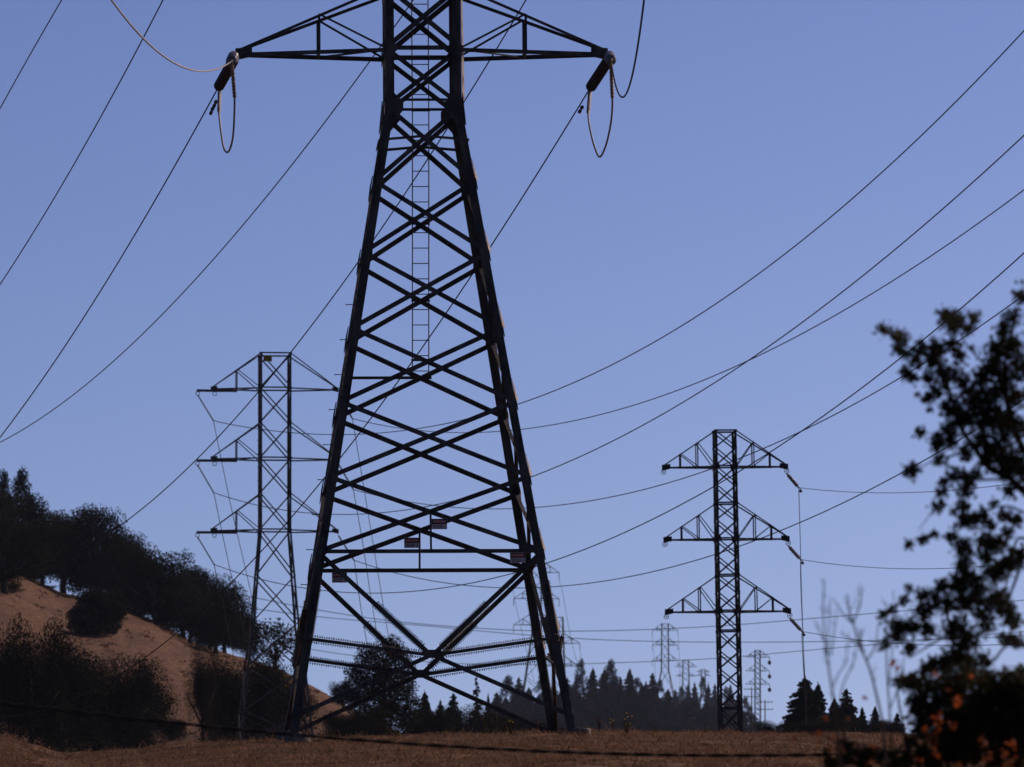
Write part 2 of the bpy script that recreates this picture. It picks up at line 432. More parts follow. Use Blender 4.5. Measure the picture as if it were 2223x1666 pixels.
class Tower:
    def __init__(s, name, px, py, Y, yaw, lean, prof, steel):
        """prof: (py, half width in px) pairs of the body"""
        s.Y, s.k = Y, mpp(Y)
        base = at(px, py, Y)
        s.z0 = base.z
        s.root = empty(name, base, (0, lean, yaw))
        s.prof = sorted((s.zl(p, h), h * s.k) for p, h in prof)
        s.st = steel
    def zl(s, py, hpx=0):                     # height above base of what the photo shows at py on the near face
        return zof(py, s.Y - hpx * s.k) - s.z0
    def h(s, z):
        return float(np.interp(z, [a for a, _ in s.prof], [b for _, b in s.prof]))
    def c(s, sx, sy, z):
        h = s.h(z)
        return Vector((sx * h, sy * h, z))
    def legs(s, w, t, zs=None):
        zz = [a for a, _ in s.prof] if zs is None else zs
        for sx in (-1, 1):
            for sy in (-1, 1):
                m = MB()
                for a, b in zip(zz[:-1], zz[1:]):
                    m.angle(s.c(sx, sy, a), s.c(sx, sy, b), (-sx, 0, 0), (0, -sy, 0), w, t)
                m.build('leg', s.st, s.root)
    def xface(s, fi, za, zb, w, t, name='brace', one=None):
        (A, B, n) = FACES[fi]
        a0, b0, a1, b1 = s.c(*A, za), s.c(*B, za), s.c(*A, zb), s.c(*B, zb)
        for j, (p, q) in enumerate(((a0, b1), (b0, a1))):
            if one is not None and j != one: continue
            m = MB(); m.brace(p, q, n, w, t, 0.012 if j else -t - 0.012)
            m.build(name, s.st, s.root)
    def hface(s, fi, z, w, t, name='horizontal_beam', off=0.03):
        (A, B, n) = FACES[fi]
        m = MB(); m.brace(s.c(*A, z), s.c(*B, z), n, w, t, off)
        return m.build(name, s.st, s.root)
    def gusset(s, fi, end, z, wx, up, dn, t=0.02, off=0.027):
        (A, B, n) = FACES[fi]
        C = A if end == 0 else B
        D = B if end == 0 else A
        base = s.c(*C, z); toward = (s.c(*D, z) - base).normalized()
        top = s.c(*C, z + up); bot = s.c(*C, z - dn)
        n = Vector(n)
        P = [bot + toward*0.02, bot + toward*wx*0.45, base - Vector((0,0,dn*0.25)) + toward*wx, base + Vector((0,0,up*0.25)) + toward*wx, top + toward*wx*0.45, top + toward*0.02]
        m = MB(); m.plate([p + n*off for p in P], n, t)
        m.build('gusset_plate', s.st, s.root)
    def arm(s, side, zlow, ztop, tip, fr, w, t, wl=None, post_w=None, tipdrop=0.0, yspread=0.06, extras=True):
        """tapered crossarm; fr = fractions from the body to the tip where posts stand"""
        wl = wl or w
        post_w = post_w or w * 0.8
        h, ht = s.h(zlow), s.h(ztop)
        T = {sy: Vector((side*tip, sy*yspread, zlow - tipdrop)) for sy in (-1, 1)}
        low = {sy: Vector((side*h, sy*h, zlow)) for sy in (-1, 1)}
        upp = {sy: Vector((side*ht, sy*ht, ztop)) for sy in (-1, 1)}
        m = MB()
        for sy in (-1, 1):
            m.angle(low[sy], T[sy], (0, 0, -1), (0, -sy, 0), wl, t)
        m.plate([Vector((side*(tip-0.02), 0, zlow-tipdrop+0.02)) + Vector(p) for p in ((-side*0.35,0,0.14),(side*0.1,0,0.1),(side*0.1,0,-0.22),(-side*0.35,0,-0.12))], (0,1,0), 0.05)
        root = m.build('crossarm', s.st, s.root)
        U = {sy: T[sy] + Vector((0, 0, 0.10)) for sy in (-1, 1)}
        for sy in (-1, 1):
            m = MB(); m.angle(upp[sy], U[sy], (0, 0, -1), (0, -sy, 0), w, t); m.build('upper_chord', s.st, root)
            prev = low[sy]
            for f in fr:
                lo = low[sy].lerp(T[sy], f); up = upp[sy].lerp(U[sy], f)
                m = MB(); m.brace(lo, up, (0, sy, 0), post_w, t, 0.01); m.build('post', s.st, root)
                m = MB(); m.brace(prev, up, (0, sy, 0), post_w*0.8, t, 0.022); m.build('arm_brace', s.st, root)
                prev = lo
        if extras:
            nodes = [0.0] + list(fr) + [0.86]
            for i, (f0, f1) in enumerate(zip(nodes[:-1], nodes[1:])):
                sy = 1 if i % 2 else -1
                a = low[sy].lerp(T[sy], f0); b = low[-sy].lerp(T[-sy], f1)
                m = MB(); m.brace(a, b, (0, 0, -1), w*0.7, t, 0.07); m.build('plan_brace', s.st, root)
                if i:
                    a = low[-sy].lerp(T[-sy], f0); b = low[sy].lerp(T[sy], f0)
                    m = MB(); m.brace(a, b, (0, 0, -1), w*0.7, t, 0.09); m.build('plan_brace', s.st, root)
        return root
    def world(s, p):
        bpy.context.view_layer.update()
        return s.root.matrix_world @ Vector(p)

def lettering(txt, size, m, parent, loc, rot):
    cu = bpy.data.curves.new('lettering', 'FONT')
    cu.body = txt; cu.size = size; cu.align_x = 'CENTER'; cu.align_y = 'CENTER'; cu.extrude = 0.002
    cu.resolution_u = 2
    tmp = bpy.data.objects.new('tmp_text', cu)
    COL.objects.link(tmp)
    dg = bpy.context.evaluated_depsgraph_get()
    me = bpy.data.meshes.new_from_object(tmp.evaluated_get(dg))
    bpy.data.objects.remove(tmp)
    me.name = 'lettering'
    me.materials.clear(); me.materials.append(m)
    return inst('lettering', me, parent, loc, rot)

# ------------------------------------------------------------------ main tower
T1Y = 279.0
t1 = Tower('transmission_tower', 926, 1606, T1Y, math.radians(3.0), math.radians(-0.45),
           [(1606, 309), (1557, 301), (230, 82), (-861, 82)], M['steel'])
tag(t1.root, 'large near steel lattice tower standing on two concrete footings at the grassy crest', 'pylon', 'lattice transmission towers')
LV = [230, 393, 548, 712, 872, 1035, 1197]
hp = lambda p: float(np.interp(p, [-861, 230, 1557], [82, 82, 301]))
Z = {p: t1.zl(p, hp(p)) for p in LV + [104, -31, -171, -311, -446, -586, -726, -861, 1421, 1385, 1557, 217, 821, 1606]}
t1.legs(0.225, 0.03, [-0.9] + [Z[1606], Z[230], Z[-861]])
for fi in range(4):
    for a, b in zip(LV[1:], LV[:-1]):
        t1.xface(fi, Z[a], Z[b], 0.125, 0.014)
    up = [230, 104, -31, -171, -311, -446, -586, -726, -861]
    for a, b in zip(up[:-1], up[1:]):
        t1.xface(fi, Z[a], Z[b], 0.135 if a <= 104 else 0.12, 0.015)
    for p in (104, -31, -311, -446, -726, -861):
        t1.hface(fi, Z[p], 0.12, 0.014)
    t1.hface(fi, Z[217], 0.07, 0.012)
    t1.hface(fi, Z[1197], 0.105, 0.014)
    # struts from the legs to the crossing of the first panel below the waist
    A, B, n = FACES[fi]
    zc = (Z[230] * t1.h(Z[393]) + Z[393] * t1.h(Z[230])) / (t1.h(Z[393]) + t1.h(Z[230]))
    mid = (t1.c(*A, zc) + t1.c(*B, zc)) / 2
    for C in (A, B):
        m = MB(); m.brace(t1.c(*C, zc - 0.05), mid + Vector((0, 0, 0.05)), n, 0.07, 0.012, 0.04); m.build('strut', M['steel'], t1.root)
    # gusset plates at every node
    for e in (0, 1):
        t1.gusset(fi, e, Z[230], 0.46, 0.36, 0.50, off=0.027)
        t1.gusset(fi, e, Z[104], 0.30, 0.26, 0.26, off=0.027)
        for p in LV[1:]:
            t1.gusset(fi, e, Z[p], 0.24, 0.45, 0.24, off=0.027)
    # bottom panel: a star of diagonals and spiked struts round a centre plate
    zc = Z[1421]
    c0 = (t1.c(*A, zc) + t1.c(*B, zc)) / 2
    nn = Vector(n)
    m = MB()
    tow = (t1.c(*B, zc) - t1.c(*A, zc)).normalized()
    P = [(-0.27, 0.07), (-0.2, 0.12), (0.2, 0.12), (0.27, 0.07), (0.2, -0.05), (0.25, -0.16), (0.13, -0.1), (-0.13, -0.1), (-0.25, -0.16), (-0.2, -0.05)]
    m.plate([c0 + tow*x + Vector((0, 0, y)) + nn*0.05 for x, y in P], n, 0.02)
    m.build('gusset_plate', M['steel'], t1.root)
    SP = []
    for C, sgn in ((A, -1), (B, 1)):
        m = MB(); m.brace(t1.c(*C, Z[1197]), c0 + tow*sgn*0.10 + Vector((0,0,0.05)), n, 0.125, 0.014, 0.02); m.build('brace', M['steel'], t1.root)
        m = MB(); m.brace(c0 + tow*sgn*0.10 - Vector((0,0,0.06)), t1.c(*C, Z[1557]), n, 0.115, 0.014, 0.02); m.build('brace', M['steel'], t1.root)
        m = MB(); m.brace(t1.c(*C, Z[1385]), c0 + tow*sgn*0.2 + Vector((0,0,0.0)), n, 0.09, 0.014, 0.035); m.build('strut', M['steel'], t1.root)
        SP.append((t1.c(*C, Z[1385]), c0 + tow*sgn*0.27, 0.0, 1.0))
        SP.append((t1.c(*C, Z[1197]), c0 + tow*sgn*0.10 + Vector((0,0,0.05)), 0.52, 0.95))
    for a, b, f0, f1 in SP:                  # rows of anti-climb spikes
        m = MB()
        L = (b - a).length
        d = (b - a).normalized(); pr = nn.cross(d).normalized()
        N = int(L * (f1 - f0) / 0.062)
        bb = a.lerp(b, f0) + nn*0.06; be = a.lerp(b, f1) + nn*0.06
        m.bar(bb, be, 0.06, 0.135, n)
        for i in range(N):
            p = bb.lerp(be, (i + 0.5) / N)
            for sg in (-1, 1):
                q = p + pr*sg*0.06
                tip = p + pr*sg*(0.108 + 0.02*random.random()) + d*0.02*(random.random()-0.5) + nn*0.03
                m.prism([q - d*0.024, q + d*0.024, q + nn*0.035], [tip - d*0.008, tip + d*0.008, tip + nn*0.008])
        tag(m.build('spike_guard', M['steel'], t1.root), kind='stuff')
# spikes on the legs
for sx in (-1, 1):
    for sy in (-1, 1):
        m = MB()
        za, zb = t1.zl(1395, 260), t1.zl(1262, 240)
        N = int((zb - za) / 0.065)
        m.bar(t1.c(sx, sy, za) + Vector((-sx*0.20, sy*0.03, 0)), t1.c(sx, sy, zb) + Vector((-sx*0.20, sy*0.03, 0)), 0.03, 0.03)
        m.bar(t1.c(sx, sy, za) + Vector((0, sy*0.03, 0)), t1.c(sx, sy, zb) + Vector((0, sy*0.03, 0)), 0.03, 0.03)
        for i in range(N):
            p = t1.c(sx, sy, za + (zb - za) * (i + 0.5) / N)
            for o, dd in ((-sx*0.21, -sx), (sx*0.0, sx)):
                q = p + Vector((o, sy*0.03, 0))
                tip = q + Vector((dd*0.05, 0, 0.01))
                m.prism([q + Vector((0,0,-0.022)), q + Vector((0,0,0.022)), q + Vector((0,0.03,0))], [tip + Vector((0,0,-0.003)), tip + Vector((0,0,0.003)), tip + Vector((0,0.004,0))])
        tag(m.build('spike_guard', M['steel'], t1.root), kind='stuff')
# step bolts up one rear leg and one front leg
bm_ = MB(); bm_.tube([(0,0,0), (-0.17,0,0)], 0.012, 6); bm_.tube([(-0.165,0,0), (-0.185,0,0)], 0.024, 6)
bolt_me = bm_.mesh('step_bolt', M['steel'])
for i in range(9):
    z = 4.4 + i * 0.93
    for (sx, sy) in ((-1, 1),):
        p = t1.c(sx, sy, z)
        inst('step_bolt', bolt_me, t1.root, p)
for p in LV[1:] + [1385]:                    # right-leg node plates, bent and paled to show as sunlit slivers
    for sy in (-1, 1):
        zz = Z[p] if p != 1385 else Z[1385] + 0.2
        a = t1.c(1, sy, zz + 0.62); b = t1.c(1, sy, zz + 0.02); c = b + Vector((0.075, 0.11, 0.0)); d = t1.c(1, sy, zz + 0.42) + Vector((0.03, 0.045, 0))
        m = MB(); m.plate([Vector(q) + Vector((0.012, 0, 0)) for q in (a, b, c, d)], (0.83, -0.56, 0), 0.014); m.build('splice_plate', M['plate_sunlit'], t1.root)
m = MB(); a = t1.c(1, -1, Z[230] + 0.15); b = t1.c(1, -1, Z[-31] + 0.8); m.plate([a + Vector((0.012,0,0)), a + Vector((0.085,0.13,0)), b + Vector((0.03,0.045,0)), b + Vector((0.012,0,0))], (0.83, -0.56, 0), 0.014); m.build('splice_plate', M['plate_sunlit'], t1.root)  # waist plate, angled toward the sun and coloured as sunlit
# ladder up the rear face
def lad_pt(x, z):
    return Vector((x, t1.h(z) - 0.10, z))
def zback(py):                               # height of what the photo shows at py on the rear face
    z = 10.0
    for _ in range(12): z = zof(py, T1Y + t1.h(z)) - t1.z0
    return z
zb, zt = zback(815), Z[-861]
m = MB()
for x in (-0.22, 0.22):
    m.tube([lad_pt(x, zb), lad_pt(x, Z[230]), lad_pt(x, zt)], 0.016, 6)
lad = m.build('ladder', M['ladder'], t1.root)
m = MB(); m.tube([(-0.22, 0, 0), (0.22, 0, 0)], 0.014, 6)
rung_me = m.mesh('rung', M['ladder'])
z = zb + 0.1
while z < zt:
    inst('rung', rung_me, lad, lad_pt(0, z)); z += 0.408
for p in (487, 654, 241, 783):
    zz = zback(p)
    m = MB(); m.bar(lad_pt(-0.25, zz), lad_pt(0.25, zz), 0.05, 0.06); m.build('clip', M['ladder'], lad)
zz = zback(821)
m = MB(); m.brace(t1.c(-1, 1, zz), Vector((0.30, t1.h(zz), zz)), (0, 1, 0), 0.075, 0.012, -0.03); m.build('ladder_support', M['steel'], t1.root)
# hanger bars and warning signs
def hanger(fi, x, za, zb, sy):
    m = MB(); m.brace(Vector((x, sy*t1.h(za), za)), Vector((x, sy*t1.h(zb), zb)), (0, sy, 0), 0.055, 0.01, 0.04)
    m.build('hanger_bar', M['steel'], t1.root)
zx = (Z[1035]*t1.h(Z[1197]) + Z[1197]*t1.h(Z[1035])) / (t1.h(Z[1035]) + t1.h(Z[1197]))
hanger(0, 0.02, Z[1197], zx, -1)
hanger(2, -0.02, Z[1197], zx, 1)
def warning_sign(x, y, z, w, h, label):
    m = MB(); m.box((-w/2, -0.006, -h/2), (w/2, 0.006, h/2))
    s = m.build('warning_sign', M['sign_white'], t1.root)
    s.location = (x, y, z)
    tag(s, label)
    m = MB(); m.box((-w*0.485, -0.009, -h*0.02), (w*0.485, -0.006, h*0.47)); m.build('sign_header', M['sign_black'], s)
    m = MB()
    ring = [(w*0.42*math.copysign(abs(math.cos(a))**0.5, math.cos(a)), h*0.22 + h*0.175*math.copysign(abs(math.sin(a))**0.5, math.sin(a))) for a in [2*math.pi*i/16 for i in range(16)]]
    m.prism([(a, -0.009, b) for a, b in ring], [(a, -0.0125, b) for a, b in ring]); m.build('sign_panel', M['sign_red'], s)
    lettering('DANGER', h*0.30, M['sign_text'], s, (0, -0.014, h*0.225), (math.pi/2, 0, 0))
    for i, (a, b, zz) in enumerate(((-0.42, 0.22, -0.13), (-0.40, 0.26, -0.25), (-0.38, 0.2, -0.37))):
        m = MB(); m.box((w*a, -0.0085, h*zz - h*0.028), (w*b, -0.006, h*zz + h*0.028)); m.build('text_line', M['sign_black'], s)
    m = MB(); m.prism([(w*0.37+q[0]*w, -0.006, -h*0.25+q[1]*h) for q in ((0.04,0.16),(-0.05,-0.02),(0.0,-0.02),(-0.04,-0.18),(0.06,0.03),(0.01,0.03))],
                      [(w*0.37+q[0]*w, -0.009, -h*0.25+q[1]*h) for q in ((0.04,0.16),(-0.05,-0.02),(0.0,-0.02),(-0.04,-0.18),(0.06,0.03),(0.01,0.03))]); m.build('bolt_symbol', M['sign_black'], s)
sw, sh = 0.405, 0.28
warning_sign(0.25, -t1.h(zx) - 0.09, t1.zl(1138, 235), sw, sh, 'red and white danger sign beside the front hanger bar')
warning_sign(-0.24, t1.h(zx) - 0.03, t1.zl(1178, 235) + 0.49, sw, sh, 'dull red danger sign on the rear hanger bar')
warning_sign(2.30, -t1.h(Z[1197]) - 0.08, t1.zl(1212, 243), sw, sh, 'danger sign under the front beam by the right leg')
warning_sign(-2.18, t1.h(Z[1197]) - 0.02, t1.zl(1254, 243) + 0.51, sw, sh, 'dark danger sign under the rear beam by the left leg')
# crossarms
TIP1 = 400 * t1.k
ARM1 = [(104, -31), (-311, -446), (-726, -861)]
for plow, ptop in ARM1:
    for side in (-1, 1):
        t1.arm(side, Z[plow], Z[ptop], TIP1, [0.45], 0.085, 0.012, wl=0.11)
# concrete footings
for sx, sy in ((-1, -1), (1, -1), (-1, 1), (1, 1)):
    p = t1.c(sx, sy, 0)
    wp = t1.root.location + p
    g = gz(wp.x, wp.y) - t1.root.location.z
    m = MB()
    o = Vector((0.16 if sx > 0 else 0.20, 0, 0))
    R = 0.24 if sx > 0 else 0.34
    m.lathe([(R, -0.9), (R, 0.0), (R*0.95, 0.03), (R*0.87, 0.045)], 20, org=(p.x + o.x, p.y, g + (0.30 if sx < 0 else 0.17)))
    m.build('footing', M['concrete'], t1.root, False)
bpy.context.view_layer.update()
T1M = t1.root.matrix_world.copy()

# ------------------------------------------------------------------ rear left tower
T2Y = 700.0
t2 = Tower('transmission_tower', 596, 1612, T2Y, math.radians(5.6), math.radians(-0.1),
           [(1650, 84), (1612, 80), (1450, 64), (1349, 50), (1149, 34), (766, 34)], M['steel_mid'])
tag(t2.root, 'smaller lattice tower with yellow number plate standing behind the near tower, left', 'pylon', 'lattice transmission towers')
L2 = [766, 841, 916, 993, 1070, 1149, 1248, 1349, 1446, 1542, 1612]
h2 = lambda p: float(np.interp(p, [766, 1149, 1349, 1450, 1612], [34, 34, 50, 64, 80]))
Z2 = {p: t2.zl(p, h2(p)) for p in L2}
t2.legs(0.135, 0.022)
for fi in range(4):
    for a, b in zip(L2[1:], L2[:-1]):
        t2.xface(fi, Z2[a], Z2[b], 0.085, 0.012)
    for p in (766, 841, 993, 1149):
        t2.hface(fi, Z2[p], 0.10, 0.014)
TIP2L, TIP2R = 137 * t2.k, 137 * t2.k
for plow, ptop in ((841, 766), (993, 916), (1149, 1070)):
    r = t2.arm(-1, Z2[plow], Z2[ptop], TIP2L, [0.48], 0.09, 0.014)
    h0 = t2.h(Z2[plow])
    m = MB(); m.bar((-170*t2.k, 0.0, Z2[plow]-0.16), (-82*t2.k, 0.0, Z2[plow]-0.16), 0.16, 0.16); m.build('extension_beam', M['steel_mid'], r)
    for xx in (-170*t2.k + 0.06, -131*t2.k):
        m = MB()
        m.tube([(xx + 0.13*math.cos(a), 0, Z2[plow]-0.36 + 0.13*math.sin(a)) for a in [2*math.pi*i/12 for i in range(13)]], 0.025, 5); m.build('shackle', M['steel_mid'], r)
    t2.arm(1, Z2[plow], Z2[ptop], TIP2R, [], 0.09, 0.014, extras=False)
# step bolts on the left leg
bm_ = MB(); bm_.tube([(0,0,0), (-0.2,0,0)], 0.02, 5)
b2 = bm_.mesh('step_bolt', M['steel_mid'])
for i in range(28):
    z = 1.2 + i * 0.9
    inst('step_bolt', b2, t2.root, t2.c(-1, -1, z))
m = MB(); m.box((-0.29, -0.01, -0.2), (0.29, 0.01, 0.2))
pl = m.build('number_plate', M['plate_yellow'], t2.root)
pl.location = (-0.56, -t2.h(Z2[766]) - 0.06, t2.zl(779, 34))
tag(pl, 'yellow number plate under the top beam')
lettering('105', 0.30, M['sign_black'], pl, (0.0, -0.013, 0), (math.pi/2, 0, 0))

# ------------------------------------------------------------------ slim right tower
T3Y = 550.0
t3 = Tower('transmission_tower', 1586, 1600, T3Y, math.radians(6.5), math.radians(-1.05),
           [(1640, 25.5), (1588, 24.5), (934, 23.5)], M['steel_far'])
tag(t3.root, 'slim straight lattice tower with six triangular arms standing on the right', 'pylon', 'lattice transmission towers')
L3 = [934, 971, 1011, 1051, 1091, 1128, 1168, 1207, 1247, 1285, 1325, 1368, 1412, 1452, 1492, 1536, 1588]
Z3 = {p: t3.zl(p, 24) for p in L3}
t3.legs(0.12, 0.02)
for fi in range(4):
    for a, b in zip(L3[1:], L3[:-1]):
        t3.xface(fi, Z3[a], Z3[b], 0.065, 0.012)
    for p in (934, 1011, 1091, 1168, 1247, 1325, 1368, 1536, 1588):
        t3.hface(fi, Z3[p], 0.085, 0.012)
    for e in (0, 1):
        for p in (1011, 1168, 1325):
            t3.gusset(fi, e, Z3[p], 0.22, 0.2, 0.2, off=0.035)
TIP3 = 135 * t3.k
for plow, ptop in ((1011, 934), (1168, 1091), (1325, 1247)):
    for side in (-1, 1):
        r = t3.arm(side, Z3[plow], Z3[ptop], TIP3, [0.34, 0.67], 0.075, 0.012)
        m = MB()
        cx, cz = side*TIP3, Z3[plow] - 0.26
        m.tube([(cx + 0.13*math.cos(a), 0, cz + 0.13*math.sin(a)) for a in [2*math.pi*i/14 for i in range(15)]], 0.016, 5)
        for i in range(3):
            a = math.pi*i/3
            m.tube([(cx - 0.13*math.cos(a), 0, cz - 0.13*math.sin(a)), (cx + 0.13*math.cos(a), 0, cz + 0.13*math.sin(a))], 0.010, 4)
        m.build('pulley', M['steel_dark'], r)

# ------------------------------------------------------------------ distant towers (too far to show their braces singly)
def far_tower(px, pbase, Y, prof, npan, arms, label, lw=0.16, bw=0.09, insul=None):
    """arms: (py of lower chord, rise px, left reach px, right reach px)"""
    T = Tower('distant_tower', px, pbase, Y, math.radians(4), 0, prof, M['steel_far'])
    tag(T.root, label, 'pylon', 'distant towers above the wood')
    m = MB()
    zz = [a for a, _ in T.prof]
    zz2 = [a for a, _ in T.prof]
    for sx in (-1, 1):
        for sy in (-1, 1):
            for a, b in zip(zz[:-1], zz[1:]):
                m.bar(T.c(sx, sy, a), T.c(sx, sy, b), lw, lw)
    m.build('legs', M['steel_far'], T.root)
    m = MB()
    lv = []
    for (a, _), (b, _), k in zip(T.prof[:-1], T.prof[1:], npan):
        lv += [a + (b - a) * i / k for i in range(k)]
    lv.append(T.prof[-1][0])
    for fi in range(4):
        A, B, n = FACES[fi]
        for a, b in zip(lv[:-1], lv[1:]):
            m.bar(T.c(*A, a), T.c(*B, b), bw, bw); m.bar(T.c(*B, a), T.c(*A, b), bw, bw)
        m.bar(T.c(*A, lv[-1]), T.c(*B, lv[-1]), bw, bw)
    tag(m.build('bracing', M['steel_far'], T.root), kind='stuff')
    for (pl, rise, rl, rr) in arms:
        z = T.zl(pl); zt = T.zl(pl - rise)
        for side, reach in ((-1, rl), (1, rr)):
            if not reach: continue
            m = MB()
            tip = Vector((side*reach*T.k, 0, z))
            h = T.h(z)
            for sy in (-1, 1):
                lo = Vector((side*h, sy*h, z)); up = Vector((side*T.h(zt), sy*T.h(zt), zt))
                m.bar(lo, tip, bw*1.2, bw*1.2); m.bar(up, tip, bw, bw)
                m.bar(lo.lerp(tip, 0.5), up.lerp(tip, 0.5), bw, bw)
                m.bar(lo, up.lerp(tip, 0.5), bw*0.8, bw*0.8)
            a = m.build('crossarm', M['steel_far'], T.root)
            if insul and (insul[0] == 0 or side > 0):
                mi = MB()
                L = insul[1] * T.k
                mi.tube([tip, tip - Vector((0, 0, L))], bw*0.8, 5)
                if insul[2]:
                    mi.lathe([(0.05, 0), (insul[2], 0.3), (insul[2]*1.2, 0.8), (insul[2]*0.6, 1.2)], 8, org=(tip.x, 0, z - L - 1.0))
                mi.build('insulator', M['steel_far'], a)
    return T
far_tower(1165, 1600, 4700, [(1600, 46), (1470, 24), (1375, 10), (1214, 10)], [3, 2, 7], [(1243, 26, 50, 49), (1300, 26, 50, 49), (1357, 26, 50, 49)],
          'hazy distant tower seen between the near tower\'s right legs', 0.36, 0.19, (0, 17, 0))
far_tower(1213, 1600, 5000, [(1600, 30), (1500, 14), (1340, 9)], [3, 6], [(1397, 22, 45, 46), (1446, 22, 45, 42)],
          'faint tower half hidden behind the near tower\'s right foot', 0.36, 0.19, (0, 14, 0))
far_tower(1444, 1600, 6300, [(1600, 36), (1455, 8), (1354, 7)], [4, 5], [(1369, 15, 28, 28), (1401, 15, 28, 28), (1434, 15, 28, 28)],
          'distant tower standing above the wood left of the slim tower', 0.32, 0.17, (0, 12, 0))
far_tower(1489, 1600, 7600, [(1600, 12), (1480, 7), (1434, 6)], [4, 4], [(1448, 12, 24, 24), (1468, 7, 22, 22)],
          'tiny faint tower with drooping arms above the far conifers', 0.36, 0.19)
far_tower(1527, 1600, 8200, [(1600, 9), (1490, 5), (1453, 4)], [3, 3], [(1459, 5, 14, 14), (1467, 5, 16, 16)],
          'tiniest faint tower just left of the slim tower', 0.36, 0.19)
far_tower(1645, 1600, 2840, [(1600, 6), (1412, 5.5)], [17], [(1427, 14, 26, 26), (1457, 14, 26, 26), (1486, 14, 26, 26)],
          'slim distant tower with hanging weights right of the slim near tower', 0.16, 0.09, (1, 9, 0.42))

# old utility poles under the slim distant tower
for px_, top, lab in ((1632, 1492, 'faint wooden pole with crossbars left of the slim distant tower'), (1661, 1520, 'short wooden pole with crossbars right of the slim distant tower')):
    b = at(px_, 1612, 2300)
    r = empty('utility_pole', b)
    tag(r, lab, 'utility pole', 'wooden poles beyond the crest')
    hgt = zof(top, 2300) - b.z
    m = MB(); m.tube([(0, 0, -0.5), (0, 0, hgt)], [0.16, 0.11], 8); m.build('pole', M['bark'], r)
    for dz, wd in ((0.5, 1.7), (2.1, 1.8)):
        m = MB(); m.bar((-wd, -0.14, hgt - dz), (wd, -0.14, hgt - dz), 0.12, 0.14); c = m.build('crossbar', M['bark'], r)
        for xx in (-wd*0.9, -wd*0.45, wd*0.45, wd*0.9):
            m = MB(); m.lathe([(0.03, 0), (0.07, 0.1), (0.07, 0.2), (0.03, 0.28)], 8, org=(xx, -0.14, hgt - dz + 0.07)); m.build('insulator', M['porcelain'], c)

# ------------------------------------------------------------------ insulators on the near tower
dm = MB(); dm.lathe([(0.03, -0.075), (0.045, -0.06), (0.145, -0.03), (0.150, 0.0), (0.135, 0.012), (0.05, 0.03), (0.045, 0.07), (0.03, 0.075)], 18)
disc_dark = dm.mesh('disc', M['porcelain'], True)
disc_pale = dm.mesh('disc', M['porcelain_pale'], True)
fm = MB(); fm.lathe([(0.02, 0), (0.05, 0.02), (0.05, 0.12), (0.02, 0.16)], 10)
fit_me = fm.mesh('end_fitting', M['steel'], True)
def insulator(a, b, n, discs, label, group, scale=1.0, cat='insulator'):
    a, b = Vector(a), Vector(b)
    d = b - a
    r = empty('insulator_string', a)
    q = d.to_track_quat('Z', 'Y')
    r.rotation_mode = 'QUATERNION'
    r.rotation_quaternion = q
    tag(r, label, cat, group)
    L = d.length
    inst('end_fitting', fit_me, r, (0, 0, 0), (0, 0, 0), (scale, scale, scale))
    g = 0.14 * scale
    for i in range(n):
        inst('disc', discs, r, (0, 0, g + (L - 2*g) * (i + 0.5) / n), (math.pi, 0, 0), (scale, scale, scale * (L - 2*g) / n / 0.15))
    inst('end_fitting', fit_me, r, (0, 0, L - g), (0, 0, 0), (scale, scale, scale))
    return r
def t1w(x, y, z): return T1M @ Vector((x, y, z))

def smooth_pts(pts, n=60):
    P = np.array([list(p) for p in pts], float)
    t = np.concatenate([[0], np.cumsum(np.maximum(np.linalg.norm(np.diff(P, axis=0), axis=1), 1e-6) ** 0.5)])
    out = []
    Q = np.vstack([2*P[0]-P[1], P, 2*P[-1]-P[-2]])
    T = np.concatenate([[t[0]-(t[1]-t[0])], t, [t[-1]+(t[-1]-t[-2])]])
    per = max(2, n // (len(P) - 1))
    for i in range(len(P) - 1):
        p0, p1, p2, p3 = Q[i:i+4]; t0, t1_, t2_, t3_ = T[i:i+4]
        for s in np.linspace(t1_, t2_, per, endpoint=False):
            A1 = (t1_-s)/(t1_-t0)*p0 + (s-t0)/(t1_-t0)*p1
            A2 = (t2_-s)/(t2_-t1_)*p1 + (s-t1_)/(t2_-t1_)*p2
            A3 = (t3_-s)/(t3_-t2_)*p2 + (s-t2_)/(t3_-t2_)*p3
            B1 = (t2_-s)/(t2_-t0)*A1 + (s-t0)/(t2_-t0)*A2
            B2 = (t3_-s)/(t3_-t1_)*A2 + (s-t1_)/(t3_-t1_)*A3
            out.append((t2_-s)/(t2_-t1_)*B1 + (s-t1_)/(t2_-t1_)*B2)
    out.append(P[-1])
    return [Vector(p) for p in out]

def wire_obj(name, pts, rad, m, label, group=None, cat='power line', n=6):
    o0 = Vector(pts[0])
    b = MB(); b.tube([Vector(p) - o0 for p in pts], rad, n)
    o = b.build(name, m, None, True)
    o.location = o0
    tag(o, label, cat, group)
    return o

